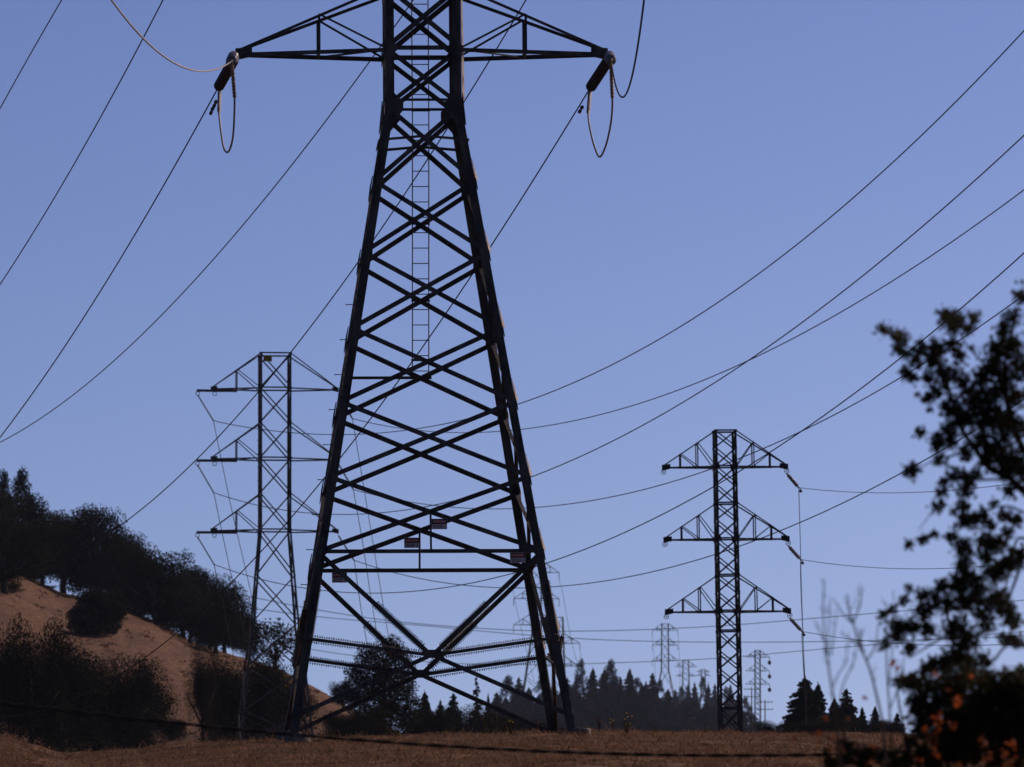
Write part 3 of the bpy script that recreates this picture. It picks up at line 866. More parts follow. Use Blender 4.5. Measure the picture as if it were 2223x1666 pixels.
def plane_wire(name, pts, x0, Y0, s, rad, m, label, group, Ya=None, Yb=None, start=None, n=70, deg=2):
    """a wire hanging in the vertical plane x = x0 + s (Y - Y0), through the photo points"""
    ys_, zs_ = [], []
    for px, py in pts:
        u = (px - W/2) / FPX; v = (H/2 - py) / FPX
        k = u / (CA - v*SA)
        Y = (x0 - s*Y0) / (k - s)
        ys_.append(Y); zs_.append(zof(py, Y))
    if start is not None:
        ys_ += [start.y]*6; zs_ += [start.z]*6
    c = np.polyfit(ys_, zs_, deg)
    Ya = Ya if Ya is not None else (start.y if start is not None else ys_[0])
    Yb = Yb if Yb is not None else ys_[-1]
    P = []
    for t in np.linspace(0, 1, n):
        Y = Ya + (Yb - Ya) * t
        P.append(Vector((x0 + s*(Y - Y0), Y, np.polyval(c, Y))))
    if start is not None: P[0] = start.copy()
    return wire_obj(name, P, rad, m, label, group)

tipL = t1w(-TIP1 - 0.12, 0, Z[104] - 0.08)
tipR = t1w(TIP1 + 0.12, 0, Z[104] - 0.08)
S1 = -0.1226                                  # the line turns to the left here
ends = {}
for nm, tip, (nx, ny), (fx, fy) in (('left', tipL, (502, 134), (474, 190)), ('right', tipR, (1326, 131), (1281, 192))):
    ne = at(nx, ny, T1Y - 3.6)
    fe = at(fx, fy, T1Y + 3.7)
    a = tip + Vector((0, -0.30, -0.05)); b = tip + Vector((0, 0.30, -0.05))
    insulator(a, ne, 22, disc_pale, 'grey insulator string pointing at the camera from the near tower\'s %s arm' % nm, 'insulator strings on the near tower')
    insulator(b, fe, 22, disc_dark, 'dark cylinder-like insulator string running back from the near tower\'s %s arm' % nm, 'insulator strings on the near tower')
    m = MB(); m.bar(a + Vector((0, 0.02, 0.04)), b + Vector((0, -0.02, 0.04)), 0.10, 0.14); y = m.build('yoke', M['steel'])
    tag(y, 'short steel yoke joining the insulators at the near tower\'s %s arm tip' % nm, 'yoke', 'yokes at the arm tips')
    ends[nm] = (ne, fe)

def jumper(nm, px_pts):
    ne, fe = ends[nm]
    P = []
    for i, (px, py) in enumerate(px_pts):
        f = i / (len(px_pts) - 1)
        P.append(at(px, py, ne.y + (fe.y - ne.y) * f))
    P = smooth_pts(P, 80)
    r = wire_obj('jumper_cable', P, 0.027, M['wire_sunlit'], 'jumper cable looping down below the near tower\'s %s arm tip' % nm, 'jumper loops', 'jumper cable', 8)
    o0 = P[0]
    for seg in (P[1:16], P[-15:-1]):
        b = MB()
        N = 40
        pts = [seg[0].lerp(seg[-1], i / N) for i in range(N + 1)]
        b.tube([p - o0 for p in pts], [0.055 if (i // 2) % 2 else 0.036 for i in range(N + 1)], 8)
        b.build('armour_rod', M['armor'], r)
jumper('left', [(503, 136), (507, 160), (509, 186), (509, 240), (506, 295), (500, 322), (493, 331), (486, 322), (481, 295), (477, 262), (475, 235), (476, 212), (477, 193)])
jumper('right', [(1326, 133), (1328, 160), (1329, 186), (1329, 240), (1324, 280), (1314, 320), (1302, 341), (1291, 320), (1283, 290), (1278, 262), (1277, 238), (1279, 215), (1281, 195)])

# ------------------------------------------------------------------ conductors of the near tower
neL, feL = ends['left']; neR, feR = ends['right']
G1 = 'conductors leaving the near tower'
xL, xR = feL.x, feR.x
plane_wire('power_line', [(166, 714), (0, 950)], xL, feL.y, S1, 0.021, M['wire'], 'power line running down left from the near tower\'s left insulator', G1, None, 520, feL)
plane_wire('power_line', [(1070, 533), (945, 704), (844, 854), (739, 995), (543, 1226), (372, 1387), (201, 1497)], xR, feR.y, S1, 0.021, M['wire'], 'power line from the near tower\'s right insulator crossing behind its legs', G1, None, 520, feR)
plane_wire('power_line', [(354, 0), (201, 286), (0, 618)], xL, feL.y, S1, 0.021, M['wire'], 'second power line from the left edge, parallel to the left insulator\'s line', G1, 281, 520)
plane_wire('power_line', [(134, 0), (67, 116), (0, 236)], xL, feL.y, S1, 0.021, M['wire'], 'power line cutting across the top left corner of the sky', G1, 281, 520)
plane_wire('power_line', [(1144, 0), (1005, 221), (884, 402), (774, 583), (643, 759), (424, 1000), (234, 1152), (85, 1240)], xR, feR.y, S1, 0.021, M['wire'], 'power line passing the rear left tower\'s top corner and dropping to the hill trees', G1, 281, 520)
plane_wire('power_line', [(889, 8), (806, 136), (563, 442), (332, 704), (150, 866), (0, 960)], xR, feR.y, S1, 0.021, M['wire'], 'curving power line reaching the left edge just above the wooded ridge', G1, 290, 540)
for nm, ne, pts in (('left', neL, [(432, 156), (330, 100), (241, 0)]), ('right', neR, [(1357, 206), (1382, 120), (1398, 0)])):
    x0 = ne.x
    plane_wire('power_line', pts, x0, ne.y, 0.0, 0.021, M['wire_sunlit'] if nm == 'left' else M['wire'], 'pale cable swooping up toward the camera from the near tower\'s %s insulator' % nm, 'cables coming toward the camera', None, 95, ne, deg=2)
# dampers on the near tower's wires
for nm, p0, p1 in (('left', (470, 212), (457, 240)), ('right', (1266, 222), (1256, 240))):
    r = None
    fe = ends[nm][1]
    for i, f in enumerate((0.25, 0.8) if nm == 'left' else (0.5,)):
        c = at(p0[0] + (p1[0]-p0[0])*f, p0[1] + (p1[1]-p0[1])*f, fe.y + 0.8 + f*0.9)
        d = Vector((S1, 1, -0.10)).normalized()
        m = MB()
        c2 = c - Vector((0, 0, 0.09))
        m.tube([c2 - d*0.25, c2 + d*0.25], 0.012, 5)
        for sg in (-1, 1):
            m.tube([c2 + d*sg*0.16, c2 + d*sg*0.30], 0.05, 8)
        m.bar(c, c2, 0.05, 0.05)
        o = m.build('vibration_damper', M['steel'])
        tag(o, 'dark weight clamped %s on the line below the near tower\'s %s insulator' % (('higher', 'lower')[i] if nm == 'left' else 'alone', nm), 'damper', 'vibration dampers')

# ------------------------------------------------------------------ rear left tower: insulators and lines
bpy.context.view_layer.update()
T2M = t2.root.matrix_world.copy()
polm = MB()
polm.lathe([(0.03, -0.06), (0.075, -0.02), (0.08, 0.0), (0.03, 0.03), (0.03, 0.06)], 10)
pol_me = polm.mesh('disc', M['porcelain'], True)
L_end = {'top': (463, 913), 'middle': (464, 1070), 'bottom': (465, 1226)}
R_end = {'top': (765, 909), 'middle': (767, 1063), 'bottom': (769, 1217)}
L_path = {'top': [(558, 935), (627, 946), (720, 951), (807, 945), (884, 932), (986, 911), (1130, 864), (1400, 741), (1648, 604), (1900, 420), (2223, 45)],
          'middle': [(600, 1103), (718, 1118), (807, 1116), (946, 1099), (1085, 1055), (1250, 1000), (1450, 888), (1648, 769), (1900, 580), (2223, 293)],
          'bottom': [(580, 1260), (736, 1286), (792, 1288), (905, 1283), (1013, 1268), (1140, 1242), (1192, 1221), (1247, 1200), (1400, 1133), (1548, 1055), (1698, 970), (1950, 780), (2223, 550)]}
R_path = {'top': [(894, 935), (1030, 938), (1132, 931), (1250, 914), (1608, 794), (1900, 630), (2223, 414)],
          'middle': [(896, 1091), (981, 1101), (1075, 1106), (1250, 1092), (1400, 1062), (1548, 1018), (1750, 935), (1980, 800), (2223, 643)],
          'bottom': [(840, 1237), (938, 1262), (1068, 1275), (1198, 1273), (1300, 1263), (1548, 1211), (1750, 1134), (1980, 1000), (2223, 874)]}
S2 = -0.131
LA = {'top': [(500, 1093), (534, 1240), (556, 1340), (572, 1440)], 'middle': [(500, 1240), (517, 1309), (540, 1440)], 'bottom': [(477, 1280), (498, 1381), (511, 1445)]}
RA = {'top': [(795, 1090), (828, 1290), (843, 1382), (850, 1440)], 'middle': [(785, 1165), (804, 1290), (817, 1370), (826, 1440)], 'bottom': [(779, 1290), (796, 1395), (803, 1440)]}
for nm, pz in (('top', 841), ('middle', 993), ('bottom', 1149)):
    for side, E, PTH, AW in ((-1, L_end, L_path, LA), (1, R_end, R_path, RA)):
        sd = 'left' if side < 0 else 'right'
        tip = T2M @ Vector((-168*t2.k if side < 0 else TIP2R + 0.05, 0, Z2[pz] - (0.45 if side < 0 else 0.3)))
        e = at(*E[nm], T2Y - 0.6)
        insulator(tip, e, 14, pol_me, 'thin slanting insulator hanging from the rear left tower\'s %s %s arm' % (nm, sd), 'insulators on the rear left tower')
        plane_wire('power_line', PTH[nm], e.x, e.y, S2, 0.026, M['wire_thin'], 'sagging line from the rear left tower\'s %s %s arm to the right edge' % (nm, sd), 'lines from the rear left tower toward the right', None, 300 if nm != 'bottom' else 330, e, n=90, deg=3)
        z0 = e.z
        P = [e]
        for i, (px, py) in enumerate(AW[nm]):
            # keeps about its height, so falls in view as it recedes
            zt = z0 - 2.2
            Y = T2Y
            for _ in range(30):
                Y = Y + (zt - zof(py, Y)) / ((3200 - py) / FPX)
            P.append(at(px, py, max(Y, T2Y + 6)))
        wire_obj('power_line', smooth_pts(P, 50), 0.024, M['wire_thin'], 'near-vertical thin line dropping away behind from the rear left tower\'s %s %s arm' % (nm, sd), 'lines receding behind the rear left tower')

# ------------------------------------------------------------------ slim tower: glass insulators and lines
T3M = t3.root.matrix_world.copy()
gm = MB(); gm.lathe([(0.028, -0.075), (0.028, -0.008), (0.105, -0.006), (0.108, 0.004), (0.028, 0.008), (0.026, 0.06), (0.026, 0.075)], 12)
glass_me = gm.mesh('disc', M['glass'], True)
T3E = {'top': (1734, 1059), 'middle': (1738, 1215), 'bottom': (1741, 1371)}
T3R = {'top': [(1739, 1060), (1800, 1066), (1877, 1070), (2028, 1067), (2192, 1051), (2223, 1047)],
       'middle': [(1741, 1216), (1856, 1229), (1980, 1236), (2086, 1233), (2148, 1229), (2223, 1221)],
       'bottom': [(1744, 1373), (1856, 1389), (1980, 1399), (2090, 1402), (2192, 1399), (2223, 1397)]}
T3A = {'top': [(1738, 1202), (1739, 1250), (1744, 1400), (1750, 1563)], 'middle': [(1738, 1250), (1743, 1380), (1747, 1463), (1751, 1570)], 'bottom': [(1741, 1388), (1745, 1463), (1750, 1570)]}
for nm, pz in (('top', 1011), ('middle', 1168), ('bottom', 1325)):
    tip = T3M @ Vector((TIP3, 0, Z3[pz] - 0.40))
    e = at(*T3E[nm], T3Y - 0.5)
    insulator(tip, e, 6, glass_me, 'beaded glass insulator string slanting from the slim tower\'s %s right arm' % nm, 'insulators on the slim tower', 1.0)
    m = MB(); c = e + Vector((0.10, 0, -0.12)); m.tube([e + Vector((0.05,0,0)), c], 0.03, 6); m.lathe([(0.03, 0), (0.085, -0.02), (0.085, -0.10), (0.04, -0.14)], 8, org=c)
    o = m.build('line_clamp', M['steel_far']); tag(o, 'small dark clamp at the foot of the slim tower\'s %s insulator' % nm, 'clamp', 'clamps on the slim tower')
    plane_wire('power_line', T3R[nm], e.x, e.y, -0.118, 0.017, M['wire_thin'], 'thin flat line running right from the slim tower\'s %s arm into the near tree' % nm, 'lines right of the slim tower', None, 400, e, deg=2)
    P = [e]
    for px, py in T3A[nm]:
        zt = e.z - 1.5; Y = T3Y
        for _ in range(30):
            Y = Y + (zt - zof(py, Y)) / ((3200 - py) / FPX)
        P.append(at(px, py, max(Y, T3Y + 4)))
    wire_obj('power_line', smooth_pts(P, 50), 0.019, M['wire_thin'], 'near-vertical line dropping behind from the slim tower\'s %s right arm' % nm, 'lines receding behind the slim tower')

# ------------------------------------------------------------------ far lines across the sky
FAR = [([(500, 1287), (687, 1324), (873, 1351), (1133, 1369), (1300, 1370), (1550, 1360), (1800, 1340), (2260, 1300), (3400, 1190)], 'upper of three faint far lines crossing behind the towers', 1500),
       ([(500, 1315), (687, 1339), (900, 1357), (1133, 1378), (1300, 1389), (1500, 1394), (1800, 1393), (2260, 1380), (3400, 1320)], 'middle of three faint far lines crossing behind the towers', 1560),
       ([(640, 1405), (780, 1425), (1000, 1441), (1180, 1443), (1400, 1437), (1550, 1430), (1790, 1409), (2260, 1368), (3400, 1250)], 'lowest of three faint far lines crossing behind the towers', 1620)]
for pts, lab, Y in FAR:
    wire_obj('power_line', smooth_pts([at(px, py, Y) for px, py in pts], 90), 0.05, M['wire_thin'], lab, 'faint far lines', n=5)
DR = [((1214, 1262), (1222, 1290), (1240, 1390), (1262, 1470), 4710), ((1259, 1412), (1262, 1440), (1258, 1500), (1250, 1540), 5010), ((1115, 1262), (1117, 1300), (1140, 1400), (1160, 1480), 4710),
      ((1416, 1381), (1420, 1430), (1424, 1480), (1430, 1530), 6310), ((1472, 1381), (1475, 1430), (1476, 1480), (1478, 1530), 6310)]
for i, (*pp, Y) in enumerate(DR):
    lab = ['faint line drooping from the hazy tower\'s right arms', 'faint line hanging from the half hidden tower', 'faint line drooping from the hazy tower\'s left arms',
           'faint line below the distant wood tower\'s left arms', 'faint line below the distant wood tower\'s right arms'][i]
    wire_obj('power_line', smooth_pts([at(px, py, Y + 40*j) for j, (px, py) in enumerate(pp)], 24), 0.09, M['wire_thin'], lab, 'faint lines of the distant towers', n=5)

# ------------------------------------------------------------------ trees
def leaf_cloud(blobs, n, size, seed, shell=0.55, flat=1.0, droop=0.0):
    """many small leaf clumps on and in a set of ellipsoid blobs (x, y, z, rx, ry, rz)"""
    r = np.random.default_rng(seed)
    B = np.array(blobs, float)
    wgt = (B[:, 3]*B[:, 4] + B[:, 3]*B[:, 5] + B[:, 4]*B[:, 5]); wgt /= wgt.sum()
    bi = r.choice(len(B), n, p=wgt)
    d = r.normal(size=(n, 3)); d /= np.linalg.norm(d, axis=1)[:, None]
    rad = shell + (1.12 - shell) * r.random(n) ** 0.7
    c = B[bi, :3] + d * rad[:, None] * B[bi, 3:6]
    nrm = d + 0.9 * r.normal(size=(n, 3)); nrm /= np.linalg.norm(nrm, axis=1)[:, None]
    ref = r.normal(size=(n, 3))
    u = np.cross(nrm, ref); u /= np.linalg.norm(u, axis=1)[:, None]
    v = np.cross(nrm, u)
    s = size * (0.5 + 0.9 * r.random(n))[:, None]
    V = np.empty((n, 4, 3))
    V[:, 0] = c - u*s*0.9; V[:, 1] = c + v*s*0.45 - u*s*0.1; V[:, 2] = c + u*s*0.9 ; V[:, 3] = c - v*s*0.45 + u*s*0.15
    V[:, 2, 2] -= droop * s[:, 0]
    F = np.arange(n*4).reshape(n, 4)
    return V.reshape(-1, 3), F

def cloud_mesh(name, V, F, mats, idx=None):
    me = bpy.data.meshes.new(name)
    me.from_pydata(V.tolist(), [], F.tolist())
    for m in mats: me.materials.append(m)
    if idx is not None: me.polygons.foreach_set('material_index', np.asarray(idx, np.int32))
    me.update()
    return me

def oak_blobs(seed, k=13, gap=0.14):
    r = random.Random(seed)
    out = [(0, 0, 0.58, 0.27, 0.27, 0.24)]
    for i in range(k):
        a = 2*math.pi*i/k*1.618*2 + r.uniform(-0.4, 0.4)
        rr = r.uniform(0.16, 0.36)
        z = r.uniform(0.36, 0.84) - rr*0.25
        s = r.uniform(0.10, 0.19)
        out.append((rr*math.cos(a), rr*math.sin(a), z, s, s, s*r.uniform(0.7, 1.0)))
    return out
def trunk_mesh(name, seed, forks=4, r0=0.035):
    r = random.Random(seed)
    m = MB()
    m.tube([(0, 0, -0.05), (0.01, 0, 0.12), (0.02*r.uniform(-1, 1), 0.02, 0.3), (0, 0, 0.55)], [r0*1.3, r0, r0*0.75, r0*0.35], 7)
    for i in range(forks):
        a = 2*math.pi*i/forks + r.uniform(-0.5, 0.5)
        z0 = r.uniform(0.1, 0.3)
        e = r.uniform(0.25, 0.38)
        m.tube([(0.01, 0, z0), (e*0.45*math.cos(a), e*0.45*math.sin(a), z0+0.16), (e*math.cos(a), e*math.sin(a), z0+r.uniform(0.28, 0.42))], [r0*0.55, r0*0.38, r0*0.12], 5)
    return m.mesh(name, M['bark'], True)
def unit(VF, z0=0.1):
    V, F = VF
    lo, hi = np.percentile(V, 0.7, axis=0), np.percentile(V, 99.3, axis=0)
    c = (lo + hi) / 2
    out = V.copy()
    out[:, :2] = (V[:, :2] - c[:2]) / (hi - lo)[:2].max()
    out[:, 2] = z0 + (1 - z0) * (V[:, 2] - lo[2]) / (hi - lo)[2]
    return out, F
OAK = [cloud_mesh('crown', *unit(leaf_cloud(oak_blobs(s, 24), 20000, 0.013, s, 0.35), 0.12), [M['oak'] if s % 2 else M['oak2']]) for s in (1, 2, 3, 4)]
OAK_SPARSE = cloud_mesh('crown', *unit(leaf_cloud(oak_blobs(9, 16), 1700, 0.026, 9, 0.3), 0.2), [M['oak']])
BUSH = []
for s in (21, 22, 23):
    r_ = random.Random(s)
    bl = [(r_.uniform(-0.3, 0.3), r_.uniform(-0.3, 0.3), r_.uniform(0.15, 0.75), q, q, q*0.95) for q in [r_.uniform(0.14, 0.26) for _ in range(15)]]
    BUSH.append(cloud_mesh('crown', *unit(leaf_cloud(bl, 22000, 0.012, s, 0.3), 0.0), [M['scrub'] if s == 22 else M['oak2']]))
r_ = random.Random(77)
bl = [(0, 0, 0.42, 0.36, 0.36, 0.36)]
for i in range(22):
    a = r_.uniform(0, 6.28); e = r_.uniform(-0.6, 1.4); q = r_.uniform(0.10, 0.17)
    bl.append((0.34*math.cos(a)*math.cos(e), 0.34*math.sin(a)*math.cos(e), 0.42 + 0.34*math.sin(e), q, q, q))
ROUND = cloud_mesh('crown', *unit(leaf_cloud(bl, 22000, 0.022, 77, 0.55), 0.0), [M['oak2']])
TRUNK = [trunk_mesh('trunk', s) for s in (1, 2, 3)]

def conifer_mesh(seed, n_whorl=17, wide=0.5, dens=1.0, gap=0.0):
    r = random.Random(seed)
    V, F = [], []
    for i in range(n_whorl):
        f = i / (n_whorl - 1)
        z = 0.06 + 0.93 * f
        R = wide * ((1 - f) ** 0.72) * r.uniform(0.72, 1.12) * (0.72 + 0.28 * min(1, f * 5)) + 0.012
        nb = max(6, int((15 - 7*f) * dens))
        for b in range(nb):
            if r.random() < gap: continue
            a = 2*math.pi*b/nb + r.uniform(-0.35, 0.35)
            L = R * r.uniform(0.6, 1.1)
            z1 = z + r.uniform(-0.02, 0.02)
            ca, sa = math.cos(a), math.sin(a)
            steps = 4
            prev = None
            for j in range(steps):
                t0, t1_ = j/steps, (j+1)/steps
                zz = lambda t: z1 - 0.28*L*t + 0.10*L*t*t
                for side in (-1, 1):
                    w = (0.10*wide*(1 - 0.75*f) + 0.34*L) * (1 - 0.6*t0) * r.uniform(0.6, 1.1)
                    k = len(V)
                    bx, by, bz = ca*L*t0, sa*L*t0, zz(t0)
                    ex, ey, ez = ca*L*min(1.05, t1_ + 0.12), sa*L*min(1.05, t1_ + 0.12), zz(t1_) - 0.01
                    V += [(bx, by, bz + 0.008), (ex, ey, ez), (bx - sa*side*w + ca*w*0.5, by + ca*side*w + sa*w*0.5, bz - 0.03 - 0.05*L - r.random()*0.02)]
                    F.append((k, k+1, k+2))
    return cloud_mesh('crown', np.array(V), np.array(F), [M['conifer']])
CON = [conifer_mesh(s, 26, w, d, g) for s, w, d, g in ((1, 0.5, 1.0, 0), (2, 0.46, 1.1, 0.05), (3, 0.52, 0.9, 0.1), (4, 0.45, 1.0, 0.0))]
def round_conifer(seed):
    r = random.Random(seed)
    bl = []
    for i in range(26):
        f = (i + 0.5) / 26
        R = 0.42 * (1 - f) ** 0.85 * r.uniform(0.7, 1.1)
        a = r.uniform(0, 6.28)
        q = r.uniform(0.09, 0.17) * (1.15 - 0.6*f)
        bl.append((R*math.cos(a), R*math.sin(a), 0.05 + 0.88*f, q, q, q*0.8))
    return cloud_mesh('crown', *unit(leaf_cloud(bl, 7000, 0.018, seed, 0.3, droop=0.5), 0.0), [M['conifer']])
CONR = [round_conifer(s) for s in (31, 32, 33)]
WOOD = [CON[0], CONR[0], CON[2], CON[1], CONR[1], CON[3], CON[2], CONR[2], CON[0]]
CON_SPARSE = conifer_mesh(8, 20, 0.42, 0.7, 0.3)
m = MB(); m.tube([(0, 0, -0.05), (0, 0, 0.5), (0, 0, 0.98)], [0.022, 0.014, 0.003], 6)
CTRUNK = m.mesh('trunk', M['bark'], True)

def hill_Y(px, py, lo=880.0, hi=1425.0):
    """distance at which the open hillside is seen at this photo pixel"""
    for Y in np.arange(lo, hi, 6.0):
        x = (px - W/2) / FPX * Y * 1.002
        if gz(x, Y) >= zof(py, Y): return float(Y)
    return hi
def plant(name, px, top, base, wpx, Y, crown, trunk, label, cat='tree', group=None, rot=None, depth=None, sink=0.0):
    """a tree whose crown spans wpx and whose top and foot the photo shows at these heights"""
    if Y is None: Y = hill_Y(px, base)
    b = at(px, base, Y)
    g = gz(b.x, b.y)
    zt = zof(top, Y)
    z0 = min(b.z, g) if sink else b.z
    z0 = g if abs(g - b.z) < 6.0 else b.z
    h = zt - z0
    w = wpx * mpp(Y)
    r = empty(name, (b.x, b.y, z0 - 0.02*h))
    tag(r, label, cat, group)
    rt = rot if rot is not None else random.uniform(0, 6.28)
    inst('crown', crown, r, (0, 0, 0), (0, 0, rt), (w, w, h))
    if trunk: inst('trunk', trunk, r, (0, 0, 0), (0, 0, rt), (max(w, h*0.5), max(w, h*0.5), h))
    return r

G = 'oaks along the ridge of the left hill'
ridge = [(-40, 1050, 1250, 170, 'evergreen oak cut by the left edge at the top of the hill'),
         (55, 1082, 1252, 165, 'broad dark oak on the ridge below the two pointed treetops'),
         (138, 1103, 1262, 170, 'round dark oak on the ridge, second from the pointed treetops'),
         (196, 1107, 1268, 130, 'oak with a bushy right shoulder on the ridge, where the skyline steps down'),
         (246, 1156, 1282, 135, 'oak on the ridge where a power line meets the trees'),
         (292, 1186, 1302, 110, 'small oak on the ridge in the dip right of that power line'),
         (338, 1194, 1322, 150, 'rounded oak rising midway along the ridge'),
         (396, 1236, 1356, 150, 'low wide oak on the ridge left of the rear tower\'s insulators'),
         (455, 1236, 1388, 120, 'tall oak on the ridge under the rear tower\'s lowest left arm'),
         (487, 1282, 1410, 120, 'oak on the ridge just left of the rear tower\'s legs'),
         (537, 1342, 1424, 66, 'small oak on a bare trunk framed by the rear tower\'s legs')]
for i, (px, top, base, w, lab) in enumerate(ridge):
    plant('oak_tree', px, top, base, w*1.12, 1385 + (i % 3) * 14, OAK[i % 4], TRUNK[i % 3], lab, 'tree', G)
lower = [(10, 1130, 1296, 170, 'dark oak at the left edge, standing below the skyline oaks'), (92, 1150, 1270, 110, 'oak standing just below the broad ridge oak'),
         (310, 1222, 1320, 110, 'oak standing below the skyline right of the trunk gap'), (352, 1250, 1362, 130, 'oak casting shade on the grass midway down the tree line'),
         (412, 1282, 1398, 130, 'oak on the slope below the low wide oak'), (468, 1310, 1420, 120, 'lowest oak on the slope left of the rear tower')]
for i, (px, top, base, w, lab) in enumerate(lower):
    plant('oak_tree', px, top, base, w*1.12, None, OAK[(i+2) % 4], TRUNK[i % 3], lab, 'tree', G)
plant('oak_tree', 596, 1345, 1448, 135, 1400, OAK_SPARSE, TRUNK[1], 'sparse thin-leaved oak at the low end of the ridge beside the near leg', 'tree', G)
for i, (px, top, lab) in enumerate(((46, 1020, 'taller pointed treetop above the ridge at the left edge'), (4, 1024, 'pointed treetop cut by the left edge of the ridge'))):
    plant('conifer_tree', px, top, 1250, 105, 1405, CONR[i], CTRUNK, lab, 'tree', G)
plant('round_bush', 212, 1284, 1380, 124, None, ROUND, None, 'round dark bush alone on the open grass hillside', 'bush')
for i, (px, top, base, w, lab) in enumerate(((20, 1268, 1292, 70, 'low dark scrub under the oaks at the hill\'s left edge'), (110, 1271, 1284, 26, 'tiny dark bush on the bare hilltop'))):
    plant('low_scrub', px, top, base, w, None, BUSH[i], None, lab, 'bush', 'scrub on the hillside')
GB = 'brush trees at the foot of the hill'
low = [(70, 1350, 1600, 165, 'tall feathery brush tree at the lower left'), (0, 1376, 1610, 190, 'dark brush tree filling the left edge below the hill'),
       (140, 1412, 1620, 215, 'dark brush tree right of the feathery one at lower left'), (270, 1424, 1600, 140, 'rounded brush tree standing on the hillside right of the lower left thicket'),
       (205, 1452, 1620, 150, 'brush filling the gap in the middle of the lower left thicket'), (215, 1490, 1640, 240, 'dense bush at the bottom of the lower left thicket'), (318, 1482, 1630, 135, 'olive brush at the right end of the lower left thicket'),
       (70, 1490, 1650, 210, 'black bush in the bottom left corner above the grass'), (372, 1560, 1640, 70, 'low brush tapering off the thicket toward the rear tower'),
       (150, 1540, 1660, 200, 'low black bush at the very bottom of the lower left thicket'), (270, 1545, 1650, 150, 'low black bush just above the grass right of the thicket\'s bottom')]
for i, (px, top, base, w, lab) in enumerate(low):
    plant('brush_tree', px, top, base, w*1.1, 880 + 12*i, BUSH[i % 3], TRUNK[i % 3], lab, 'bush', GB)
mid = [(440, 1388, 1560, 58, 'tall narrow dark tree at the hill foot left of the rear tower\'s legs'), (492, 1442, 1600, 105, 'bush right of the tall narrow tree at the hill foot'), (540, 1428, 1612, 160, 'broad bush seen through the rear tower\'s legs'),
       (600, 1442, 1612, 150, 'bush between the rear tower\'s legs and the near left leg'), (520, 1528, 1625, 130, 'low black bush at the rear tower\'s left foot'), (610, 1520, 1622, 140, 'low dark bush behind the near tower\'s left foot')]
for i, (px, top, base, w, lab) in enumerate(mid):
    plant('brush_tree', px, top, base, w*1.08, 935 + 9*i, BUSH[(i+1) % 3], TRUNK[i % 3], lab, 'bush', GB)
for i, (px, top, base, w, lab) in enumerate(((735, 1545, 1606, 110, 'low brush on the grass slope right of the near left leg'), (800, 1535, 1606, 130, 'dark brush at the foot of the tall leafy tree'))):
    plant('brush_tree', px, top, base, w, 860 + 10*i, BUSH[i], TRUNK[0], lab, 'bush', GB)
plant('oak_tree', 745, 1478, 1540, 62, None, OAK[1], TRUNK[2], 'small dark round tree on the skyline left of the tall leafy tree', 'tree')
# tall leafy tree behind the spiked struts
TY = 905.0
tb = at(830, 1606, TY)
tr = empty('tall_tree', tb)
tag(tr, 'tall leafy tree seen through the near tower\'s spiked struts', 'tree')
bl = []
rr = random.Random(5)
for px, py, rad in ((852, 1402, 24), (868, 1425, 26), (796, 1424, 26), (832, 1420, 30), (770, 1462, 24), (812, 1455, 46), (856, 1462, 44), (785, 1495, 38), (842, 1500, 52), (882, 1492, 26), (772, 1525, 26), (815, 1535, 48), (868, 1535, 40), (888, 1560, 28), (840, 1572, 46), (800, 1580, 36), (748, 1500, 14), (905, 1525, 14)):
    p = at(px, py, TY) - tb
    q = rad * mpp(TY)
    bl.append((p.x, rr.uniform(-1.2, 1.2), p.z, q, q*1.1, q))
inst('crown', cloud_mesh('crown', *leaf_cloud(bl, 26000, 0.12, 55, 0.35), [M['scrub']]), tr)
m = MB(); m.tube([(0, 0, -1), (0.1, 0, 2.5), (0.2, 0, 5), (0.3, 0, 7.2)], [0.28, 0.22, 0.15, 0.05], 8); m.build('trunk', M['bark'], tr, True)
# conifers behind the near tower
GC = 'conifers behind the near tower'
for i, (px, top, w, lab, cr) in enumerate(((922, 1497, 60, 'pointed conifer right of the tall leafy tree', 0), (956, 1516, 44, 'short conifer, second right of the tall leafy tree', 1), (984, 1500, 60, 'broad conifer below the crossing of the braces', 2),
                                           (1034, 1460, 50, 'thin see-through conifer rising under the right spiked strut', 9), (1060, 1502, 30, 'narrow conifer just right of the see-through one', 3), (900, 1540, 50, 'low conifer at the tall tree\'s right flank', 1))):
    plant('conifer_tree', px, top, 1608, w*1.35, 1240 + 12*i, CON_SPARSE if cr == 9 else CON[cr], CTRUNK, lab, 'tree', GC)
for i, (px, top, w, lab) in enumerate(((935, 1540, 130, 'dark brush below the pointed conifer'), (1012, 1532, 140, 'dark brush below the see-through conifer'), (1085, 1545, 110, 'dark brush left of the near tower\'s rear right leg'), (1150, 1562, 100, 'low dark brush at the near tower\'s rear right foot'))):
    plant('brush_tree', px, top, 1608, w, 1110 + 10*i, BUSH[i % 3], None, lab, 'bush', 'brush along the crest behind the near tower')
